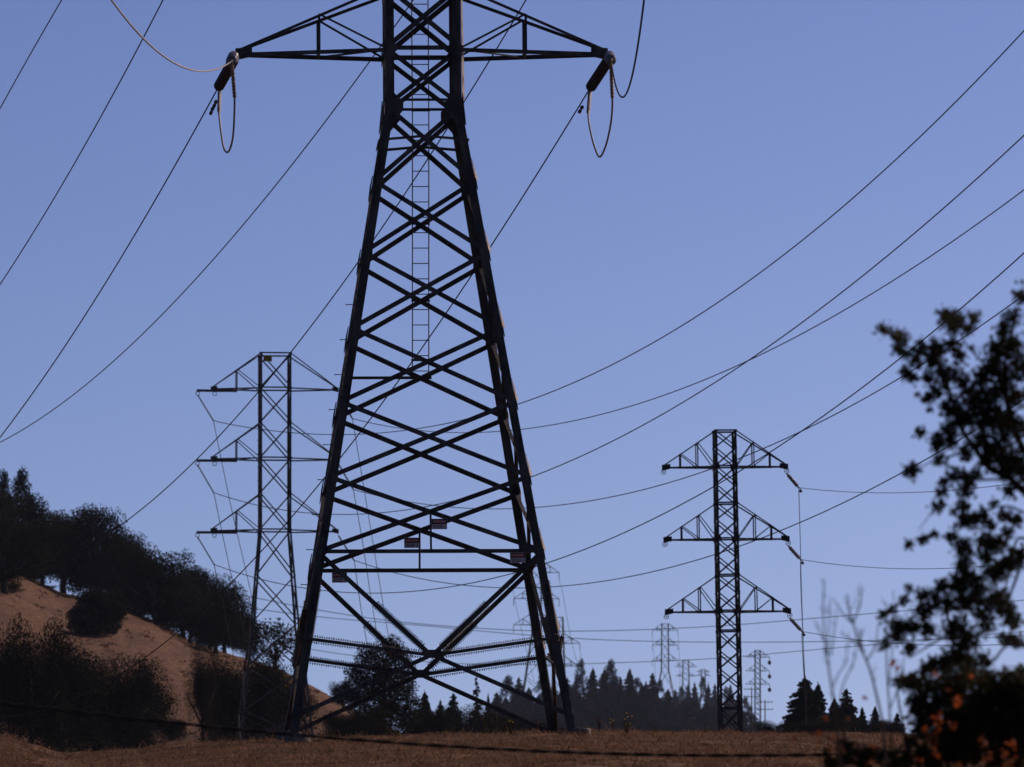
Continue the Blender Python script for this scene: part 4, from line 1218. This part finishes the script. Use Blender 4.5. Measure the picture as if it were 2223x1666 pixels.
# the distant wood
ENV_X = [1070, 1090, 1130, 1175, 1230, 1262, 1290, 1325, 1367, 1417, 1450, 1465, 1525, 1560, 1590, 1625, 1700]
ENV_Y = [1512, 1480, 1475, 1475, 1472, 1450, 1456, 1446, 1460, 1470, 1498, 1505, 1500, 1500, 1510, 1535, 1575]
front = [(1078, 1500), (1103, 1468), (1127, 1466), (1148, 1490), (1175, 1466), (1202, 1482), (1232, 1466), (1262, 1433), (1287, 1447), (1312, 1447), (1326, 1434), (1346, 1464), (1367, 1448), (1386, 1472), (1402, 1477), (1417, 1456), (1433, 1478), (1450, 1494)]
GW = 'conifers of the distant wood'
LW = 'hazy blue-black conifer in the distant wood between the two tall towers'
k = 0
PEAK = {1103: 'pointed conifer at the distant wood\'s left end, before the near tower\'s rear right leg', 1262: 'tall pointed conifer peak of the distant wood nearest the near tower\'s right leg',
        1326: 'highest conifer peak in the middle of the distant wood', 1367: 'separate rounded peak in the distant wood right of its highest one', 1417: 'conifer peak of the distant wood just left of the distant tower\'s foot'}
for px, top in front:
    plant('wood_conifer', px, top, 1580, 66, 4200 + 20*(k % 7), WOOD[k % 9], None, PEAK.get(px, LW), 'tree', GW); k += 1
for px, top in ((1466, 1494), (1480, 1492), (1494, 1484), (1508, 1478), (1524, 1470), (1538, 1478), (1552, 1480), (1574, 1492), (1586, 1482), (1602, 1502), (1618, 1514)):
    plant('wood_conifer', px, top, 1590, 46, 5600 + 30*(k % 5), WOOD[k % 9], None, LW, 'tree', GW); k += 1
for row in range(4):
    px = 1072 + 7*row
    while px < 1690:
        e = float(np.interp(px, ENV_X, ENV_Y))
        top = e + 12 + 22*row + rng.random()*22
        if top < 1585:
            plant('wood_conifer', px, top, 1608, 66 + 16*rng.random(), 4130 - 90*row + 12*rng.random(), WOOD[int(rng.integers(0, 9))], None, LW, 'tree', GW); k += 1
        px += 19 + 8*rng.random()
# conifers on the right
GR = 'conifers right of the slim tower'
for i, (px, top, w, lab) in enumerate(((1748, 1464, 120, 'big dark conifer where the receding lines drop, right of the slim tower'), (1776, 1478, 80, 'conifer fused to the big one\'s right side'), (1838, 1490, 84, 'second dark conifer behind the bare saplings'), (1812, 1512, 80, 'shorter conifer between the two dark ones'),
                                       (1872, 1532, 40, 'small pointed conifer left of the leafy near tree'), (1900, 1530, 46, 'small conifer showing through the near tree\'s lower left'), (1948, 1545, 50, 'small conifer mostly hidden by the near tree'), (1716, 1548, 56, 'low conifer at the big one\'s left foot'))):
    plant('conifer_tree', px, top, 1608, w*1.3, 1090 + 11*i, CON[i % 4], CTRUNK, lab, 'tree', GR)
for i, (px, top, w, lab) in enumerate(((1690, 1566, 90, 'low dark brush just right of the slim tower\'s foot'), (1800, 1555, 120, 'low dark brush below the right conifers'), (1900, 1562, 120, 'low dark brush on the crest left of the near tree'))):
    plant('brush_tree', px, top, 1610, w, 1040 + 10*i, BUSH[i % 3], None, lab, 'bush', 'brush along the crest on the right')

# ------------------------------------------------------------------ near leafy tree, saplings, autumn shrub (out of focus)
NY = 80.0
def z1p(x, y): return (1860 + x*0.3195, 620 + y*0.3197)
def z2p(x, y): return (1700 + x*0.3113, 1150 + y*0.3113)
C1 = [(180,300,45),(260,330,45),(310,360,50),(290,430,50),(340,470,35),(600,210,60),(680,240,70),(790,220,50),(640,280,60),(760,300,45),(430,430,60),(540,440,70),(640,400,60),(700,470,55),(400,520,50),(520,510,60),(340,590,50),(380,630,40),(480,630,45),(600,600,80),(540,720,60),(480,770,40),(630,830,80),(720,640,60),(780,430,22),(500,840,20),(410,740,20),
      (430,1000,40),(560,1060,60),(620,970,60),(540,1110,30),(370,1260,62),(570,1180,50),(640,1050,60),(700,900,70),(780,750,90),(800,900,90),(850,620,70),(740,1130,60),(670,1290,60),(760,1320,60),(740,1400,50),(820,1270,40),(580,1340,40),(560,1410,30),(550,1500,48),(600,1390,30),
      (1000,300,60),(1060,220,60),(1110,80,50),(950,450,90),(1050,420,90),(1100,560,90),(930,560,80),(1000,680,100),(1090,760,80),(900,760,90),(880,880,90),(980,920,100),(1080,960,90),(860,1050,80),(950,1100,100),(1050,1180,100),(900,1180,70),(1020,1260,60),(1110,1240,60),
      (1030,1400,45),(720,1500,50),(660,1530,30),(720,1590,50),(780,1600,60),(850,1560,50),(930,1480,30),(900,1620,50),(1000,1560,50),(1080,1600,50)]
C2 = [(880,100,35),(980,70,40),(1050,30,35),(1180,50,50),(1260,130,70),(1260,220,50),(1420,90,80),(1500,110,70),(1420,200,50),(1560,30,50),(1640,220,60),(1650,170,50),(1250,280,40),(1300,340,70),(1220,380,80),(1100,400,50),(1350,420,90),(1480,300,90),(1560,250,70),(960,450,40),(880,410,30),(850,490,40),(1050,480,70),(980,560,70),(1150,520,70),(1270,500,80),(1400,560,90),(1500,480,80),(1560,560,70),(1600,640,60),
      (690,600,35),(770,560,30),(800,680,70),(900,680,60),(790,730,60),(700,800,40),(880,820,50),(1000,700,60),(1200,690,90),(1300,760,80),(1420,680,60),(1230,850,80),(1150,930,90),(1280,930,80),(1400,920,60),(1560,760,50),(1630,780,50),(1050,940,60),(1000,980,50)]
C3 = [(960,1100,90),(900,1060,60),(1080,1100,80),(1200,1050,90),(1300,1030,80),(1400,1060,80),(830,1070,50),(1550,1100,100),(1650,1060,90),(1480,1190,120),(1350,1200,120),(1620,1250,120),(1200,1250,120),(1040,1250,100),(930,1230,80),(1560,1190,120),(1680,1180,110),(1110,1380,120),(1240,1400,110),(960,1400,60),(1400,1330,90),(1550,1340,90),(1680,1330,90),(1180,1540,120),(1300,1560,110),(1000,1560,80),(900,1480,50),(860,1600,70),(1440,1500,60),(1600,1480,60),(1500,1620,90),(1650,1600,80),(1060,1640,90),
      (1560,1400,120),(1660,1420,120),(1460,1400,110),(1620,1500,90),(1760,1200,140),(1900,1300,140),(1800,1450,140),(2050,1450,140),(1600,1080,110),(1680,1120,120),(1560,1240,120),(1680,1260,120),(1420,1280,110),(1300,1300,110),(1180,1160,90),(980,1330,80),(1120,1480,100),(1260,1480,100),(430,1500,40),(400,1600,60),(500,1560,60),(330,1620,50),(600,1580,60),(700,1570,50),(560,1640,60),(300,1560,25),(760,1640,60)]
OR = [(785,950,24),(770,930,12),(1070,1010,26),(1150,1120,30),(1080,1310,46),(1060,1400,44),(1040,1500,46),(1070,1560,44),(990,1390,25),(850,1370,26),(1200,1200,44),(1180,1370,36),(1430,1590,40),(1560,1580,50),(1400,1480,40),(1600,1500,50),(1560,1640,40),(290,1320,20),(205,1425,24),(250,1450,30),(345,1445,26),(385,1530,46),(600,1600,36),(450,1330,22),(820,1010,20),(1320,1020,16),(570,1175,14),(640,1530,20),(80,1440,18),(1230,1650,40),(960,1600,30)]
def leaves_at(clusters, conv, Y, dens, size, seed, depth, mats, probs):
    r = np.random.default_rng(seed)
    VS, idx = [], []
    for (x, y, rad) in clusters:
        px, py = conv(x, y)
        rp = rad * 0.316
        n = max(4, int(dens * (rad / 60.0) ** 2))
        off = r.normal(size=(n, 2)) * rp * 0.50
        dY = (r.random(n) - 0.5) * depth
        for j in range(n):
            c = at(px + off[j, 0], py + off[j, 1], Y + dY[j])
            a = Vector(r.normal(size=3)).normalized()
            b = a.cross(Vector(r.normal(size=3))).normalized()
            nn = a.cross(b)
            L = size * r.uniform(0.6, 1.25); w = L * r.uniform(0.24, 0.36)
            VS += [c - a*L/2, c + b*w + nn*w*0.35 , c + a*L/2, c - b*w + nn*w*0.35]
            idx.append(int(r.choice(len(mats), p=probs)))
    V = np.array([tuple(v) for v in VS])
    n = len(idx)
    F = []
    q = np.arange(n) * 4
    F = np.concatenate([np.stack([q, q+1, q+2], -1), np.stack([q, q+2, q+3], -1)])
    return V, F, idx + idx, 
def near_branches(paths, conv, Y, r0, r1, parent, org, name='branch', m=None):
    for P in paths:
        pts = [at(*conv(x, y), Y + dy) - org for x, y, dy in P]
        s = smooth_pts(pts, 24)
        L = len(s)
        b = MB(); b.tube(s, [r0 + (r1 - r0) * i / (L - 1) for i in range(L)], 7)
        b.build(name, m or M['bark'], parent, True)
nb = at(2420, 1780, NY)
nb.z = gz(nb.x, nb.y)
nt_ = empty('leafy_tree', nb)
tag(nt_, 'out of focus dark leafy tree reaching in from the right edge', 'tree')
V, F, idx = leaves_at(C1, z1p, NY, 145, 0.044, 3, 0.7, [M['near_leaf'], M['near_leaf_brown']], [0.92, 0.08])
V -= np.array(nb); inst('foliage', cloud_mesh('foliage', V, F, [M['near_leaf'], M['near_leaf_brown']], idx), nt_)
V, F, idx = leaves_at(C2, z2p, NY, 150, 0.044, 4, 0.7, [M['near_leaf'], M['near_leaf_brown']], [0.95, 0.05])
V -= np.array(nb); inst('foliage', cloud_mesh('foliage', V, F, [M['near_leaf'], M['near_leaf_brown']], idx), nt_)
rr = random.Random(42)                       # the rest of the crown, beyond the right edge of the photograph
C4 = []
while len(C4) < 130:
    x, y = rr.uniform(1180, 2750), rr.uniform(-350, 1750)
    if ((x - 1850) / 900) ** 2 + ((y - 700) / 1050) ** 2 < 1: C4.append((x, y, rr.uniform(80, 140)))
V, F, idx = leaves_at(C4, z1p, NY, 38, 0.05, 8, 1.6, [M['near_leaf'], M['near_leaf_brown']], [0.92, 0.08])
V -= np.array(nb); inst('foliage', cloud_mesh('foliage', V, F, [M['near_leaf'], M['near_leaf_brown']], idx), nt_)
near_branches([[(1750, 1300, 0), (1950, 900, 0.2), (2200, 500, 0.2), (2400, 200, 0.2)], [(1750, 1200, 0), (1800, 700, -0.2), (1780, 200, -0.2), (1820, -250, -0.2)], [(1750, 1500, 0), (2100, 1250, 0.2), (2500, 1000, 0.2)]], z1p, NY, 0.035, 0.005, nt_, nb)
trunk_top = at(2420, 860, NY) - nb
m = MB(); m.tube([(0, 0, -0.3), (0.05, 0, 1.5), (0.02, 0.1, trunk_top.z - 1.2), (0.0, 0, trunk_top.z)], [0.17, 0.14, 0.11, 0.06], 10); m.build('trunk', M['bark'], nt_, True)
near_branches([[(1700, 1500, 0.1), (1136, 1400, 0.05), (1040, 1310, 0), (900, 1240, 0), (800, 1100, 0), (700, 960, 0), (600, 620, 0.1), (480, 480, 0.1), (300, 400, 0.1), (190, 300, 0.1)],
               [(1700, 1500, 0), (1180, 1180, 0), (1050, 900, 0), (1000, 600, 0), (1060, 300, 0), (1110, 80, 0)]], z1p, NY, 0.036, 0.004, nt_, nb)
near_branches([[(1040, 1310, 0), (760, 1320, 0), (690, 1300, 0), (560, 1480, 0), (420, 1660, 0)], [(880, 880, 0), (700, 760, 0), (560, 720, 0.1), (430, 620, 0.1)], [(800, 1000, 0), (640, 1010, 0), (430, 1000, 0)],
               [(760, 1130, 0), (560, 1180, 0), (400, 1250, 0)], [(1000, 660, 0), (850, 520, 0), (700, 330, 0), (680, 220, 0)], [(1700, 1640, 0), (1130, 1540, 0), (1040, 1500, 0), (900, 1520, 0), (800, 1590, 0), (700, 1640, 0)],
               [(720, 1500, 0), (680, 1420, 0), (640, 1310, 0)]], z1p, NY, 0.011, 0.003, nt_, nb)
near_branches([[(2300, 900, 0), (1750, 830, 0), (1560, 810, 0), (1440, 940, 0), (1300, 900, 0), (1150, 760, 0), (900, 690, 0), (690, 600, 0)],
               [(2300, 700, 0), (1750, 100, 0), (1640, 60, 0), (1600, 160, 0), (1520, 240, 0), (1400, 330, 0), (1200, 400, 0), (960, 460, 0), (850, 600, 0)],
               [(1560, 190, 0), (1440, 270, 0), (1300, 400, 0), (1050, 520, 0), (800, 700, 0)], [(1200, 700, 0), (1000, 820, 0), (880, 900, 0)], [(1640, 300, 0), (1560, 560, 0), (1600, 760, 0)], [(1250, 130, 0), (1200, 300, 0), (1180, 520, 0)]], z2p, NY, 0.013, 0.003, nt_, nb)
# autumn shrub below the tree
sb = at(2080, 1800, 78.0); sb.z = gz(sb.x, sb.y)
shr = empty('autumn_shrub', sb)
tag(shr, 'dark tangled shrub with orange leaves in the bottom right corner', 'bush')
V, F, idx = leaves_at(C3, z2p, 78.0, 80, 0.06, 5, 0.9, [M['near_leaf'], M['near_leaf_brown']], [0.93, 0.07])
V -= np.array(sb); inst('foliage', cloud_mesh('foliage', V, F, [M['near_leaf'], M['near_leaf_brown']], idx), shr)
V, F, idx = leaves_at(OR, z2p, 77.0, 16, 0.048, 6, 0.4, [M['orange_leaf'], M['near_leaf_brown']], [0.8, 0.2])
V -= np.array(sb); tag(inst('autumn_leaves', cloud_mesh('autumn_leaves', V, F, [M['orange_leaf'], M['near_leaf_brown']], idx), shr), 'orange leaves')
near_branches([[(1220, 1950, 0), (1100, 1500, 0), (960, 1200, 0), (840, 1060, 0)], [(1240, 1950, 0), (1280, 1400, 0), (1300, 1100, 0), (1250, 980, 0)], [(1250, 1950, 0), (1500, 1500, 0), (1600, 1250, 0), (1680, 1100, 0)],
               [(1200, 1950, 0), (900, 1700, 0), (560, 1600, 0), (400, 1500, 0), (250, 1430, 0), (80, 1440, 0)], [(1220, 1950, 0), (1080, 1560, 0.1), (1060, 1300, 0.1), (1080, 1010, 0.1)], [(900, 1700, 0), (840, 1400, 0), (800, 1150, 0), (785, 950, 0)], [(560, 1600, 0), (440, 1480, 0), (400, 1340, 0), (290, 1320, 0)]], z2p, 78.0, 0.014, 0.004, shr, sb, 'stem')
# bare saplings
SP_A = [[(410, 1950, 0), (390, 1500, 0), (352, 1180, 0), (330, 1050, 0), (310, 900, 0), (290, 760, 0), (280, 520, 0), (287, 350, 0)], [(310, 900, 0), (318, 700, 0), (330, 470, 0)], [(335, 880, 0), (355, 720, 0), (376, 570, 0)], [(352, 1080, 0), (390, 1000, 0), (440, 920, 0), (440, 800, 0)],
        [(390, 1300, 0), (420, 1080, 0), (480, 950, 0), (500, 880, 0), (512, 800, 0)], [(300, 800, 0), (260, 720, 0), (235, 650, 0)]]
SP_B = [[(730, 1950, 0), (700, 1400, 0), (650, 1150, 0), (600, 960, 0), (540, 820, 0), (490, 660, 0), (462, 560, 0), (448, 450, 0)], [(490, 650, 0), (520, 570, 0), (542, 510, 0), (536, 380, 0)], [(480, 650, 0), (420, 590, 0), (370, 510, 0)], [(580, 920, 0), (640, 820, 0), (662, 670, 0)], [(530, 800, 0), (460, 760, 0), (400, 720, 0)], [(560, 870, 0), (540, 740, 0), (550, 700, 0)]]
SP_C = [[(770, 1950, 0), (745, 1300, 0), (725, 1000, 0), (720, 760, 0), (716, 500, 0)], [(735, 1100, 0), (765, 800, 0), (775, 600, 0), (768, 420, 0)], [(745, 1250, 0), (820, 1050, 0), (850, 860, 0)]]
for P, Y, lab, r0 in ((SP_A, 72.0, 'blurred bare sapling with three upright twigs left of the near tree', 0.0075), (SP_B, 75.0, 'blurred bare sapling leaning left with a forked top', 0.0088), (SP_C, 78.0, 'blurred bare upright stems touching the near tree\'s left side', 0.0070)):
    sp0 = at(*z2p(P[0][0][0], P[0][0][1]), Y)
    sp0.z = gz(sp0.x, sp0.y)
    r = empty('bare_sapling', sp0)
    tag(r, lab, 'sapling', 'bare saplings')
    low_ = at(*z2p(P[0][0][0], P[0][0][1]), Y) - sp0
    b = MB(); b.tube([(0, 0, -0.1), low_ * 0.5, low_], [r0*1.5, r0*1.35, r0*1.2], 7); b.build('stem', M['twig'], r, True)
    near_branches(P[:1], z2p, Y, r0*1.2, r0*0.55, r, sp0, 'stem', M['twig'])
    near_branches(P[1:], z2p, Y, r0*0.75, r0*0.4, r, sp0, 'twig', M['twig'])
    rr = random.Random(int(Y))
    fine = []
    for Q in P:
        for (x0, y0, _), (x1, y1, _) in zip(Q[1:-1], Q[2:]):
            if y0 > 1250: continue
            for _k in range(2):
                f = rr.random(); bx, by = x0 + (x1-x0)*f, y0 + (y1-y0)*f
                sg = rr.choice((-1, 1)); L_ = rr.uniform(25, 70)
                fine.append([(bx, by, 0), (bx + sg*L_*0.35, by - L_*0.4, 0), (bx + sg*L_*0.5, by - L_, 0)])
    near_branches(fine, z2p, Y, r0*0.42, r0*0.25, r, sp0, 'twig', M['twig'])

# ------------------------------------------------------------------ weeds on the crest
WD = [(1052, 1545, 0), (1095, 1550, 0), (1300, 1552, 0), (1330, 1556, 1), (1360, 1532, 1), (1362, 1560, 1), (1110, 1562, 1), (1080, 1535, 0), (1420, 1572, 0), (860, 1582, 0), (985, 1580, 0), (1530, 1578, 0)]
for i, (px, top, fl) in enumerate(WD):
    Y = 286 + (i % 4) * 1.5
    b = at(px, 1596, Y); b.z = gz(b.x, b.y)
    hgt = zof(top, Y) - b.z
    r = empty('dry_weed', b)
    near = ['below the near tower\'s right spiked strut', 'left of the rear right leg', 'right of the near tower\'s right footing', 'with yellow flowers beside the right footing', 'tallest with yellow flowers against the wood', 'short with yellow flowers against the wood',
            'short with yellow flowers before the rear brace', 'tall beneath the see-through conifer', 'alone before the wood left of the slim tower', 'in front of the tall leafy tree\'s foot', 'in front of the pointed conifers', 'just left of the slim tower\'s foot'][i]
    tag(r, 'thin dry weed on the crest ' + near, 'weed', 'weeds on the crest')
    rr = random.Random(i)
    m = MB()
    tips = []
    for j in range(5):
        a = rr.uniform(0, 6.28); s = hgt * rr.uniform(0.1, 0.3); hh = hgt * rr.uniform(0.6, 1.0)
        tip = Vector((s*math.cos(a), s*math.sin(a), hh)); tips.append(tip)
        m.tube([(0, 0, -0.05), (tip.x*0.3, tip.y*0.3, hh*0.5), tip], [0.010, 0.008, 0.004], 5)
        for q in range(5):
            f = rr.uniform(0.3, 1.0); c = Vector((tip.x*f*f, tip.y*f*f, hh*f))
            e = c + Vector((rr.uniform(-0.09, 0.09), rr.uniform(-0.05, 0.05), rr.uniform(0.0, 0.08)))
            m.tube([c, e], [0.005, 0.003], 4)
    m.build('stalk', M['weed'], r)
    if fl:
        for tip in tips[:3]:
            m = MB(); m.lathe([(0.006, 0), (0.028, 0.012), (0.025, 0.022), (0.01, 0.03)], 7, org=tip); m.build('flower', M['yellow'], r)

# ------------------------------------------------------------------ cable strung low across the foreground
cp = [(-900, 1400), (-80, 1515), (0, 1524), (349, 1565), (514, 1584), (700, 1603), (905, 1619), (1300, 1636), (1600, 1639), (1800, 1636), (2300, 1612)]
c3 = np.polyfit([p[0] for p in cp], [p[1] for p in cp], 3)
CY = 112.0
P1, P2 = [], []
for i, px in enumerate(np.linspace(-700, 3000, 380)):
    c = at(px, np.polyval(c3, px), CY)
    a = i * 0.55
    P1.append(c + Vector((0, 0.010*math.cos(a), 0.010*math.sin(a))))
    P2.append(c - Vector((0, 0.010*math.cos(a), 0.010*math.sin(a))))
o0 = P1[0]
b = MB(); b.tube([p - o0 for p in P1], 0.011, 6); b.tube([p - o0 for p in P2], 0.010, 6)
o = b.build('twisted_cable', M['cable'], None, True); o.location = o0
tag(o, 'black twisted cable strung low across the foreground grass', 'cable')

# ------------------------------------------------------------------ haze
HZ = 1
if HZ:
    m = MB(); m.box((-4200, -90, -30), (4200, 9600, 900))
    o = m.build('haze', None)
    o.data.materials.clear()
    hm = bpy.data.materials.new('haze_air')
    hm.use_nodes = True
    nt = hm.node_tree
    for n in list(nt.nodes): nt.nodes.remove(n)
    ou = nt.nodes.new('ShaderNodeOutputMaterial')
    pv = nt.nodes.new('ShaderNodeVolumePrincipled')
    pv.inputs['Color'].default_value = (0.55, 0.68, 1.0, 1)
    pv.inputs['Density'].default_value = 0.000013
    pv.inputs['Anisotropy'].default_value = 0.2
    nt.links.new(pv.outputs['Volume'], ou.inputs['Volume'])
    o.data.materials.append(hm)
    tag(o, 'pale blue haze filling the air toward the distant towers', 'haze', kind='stuff')
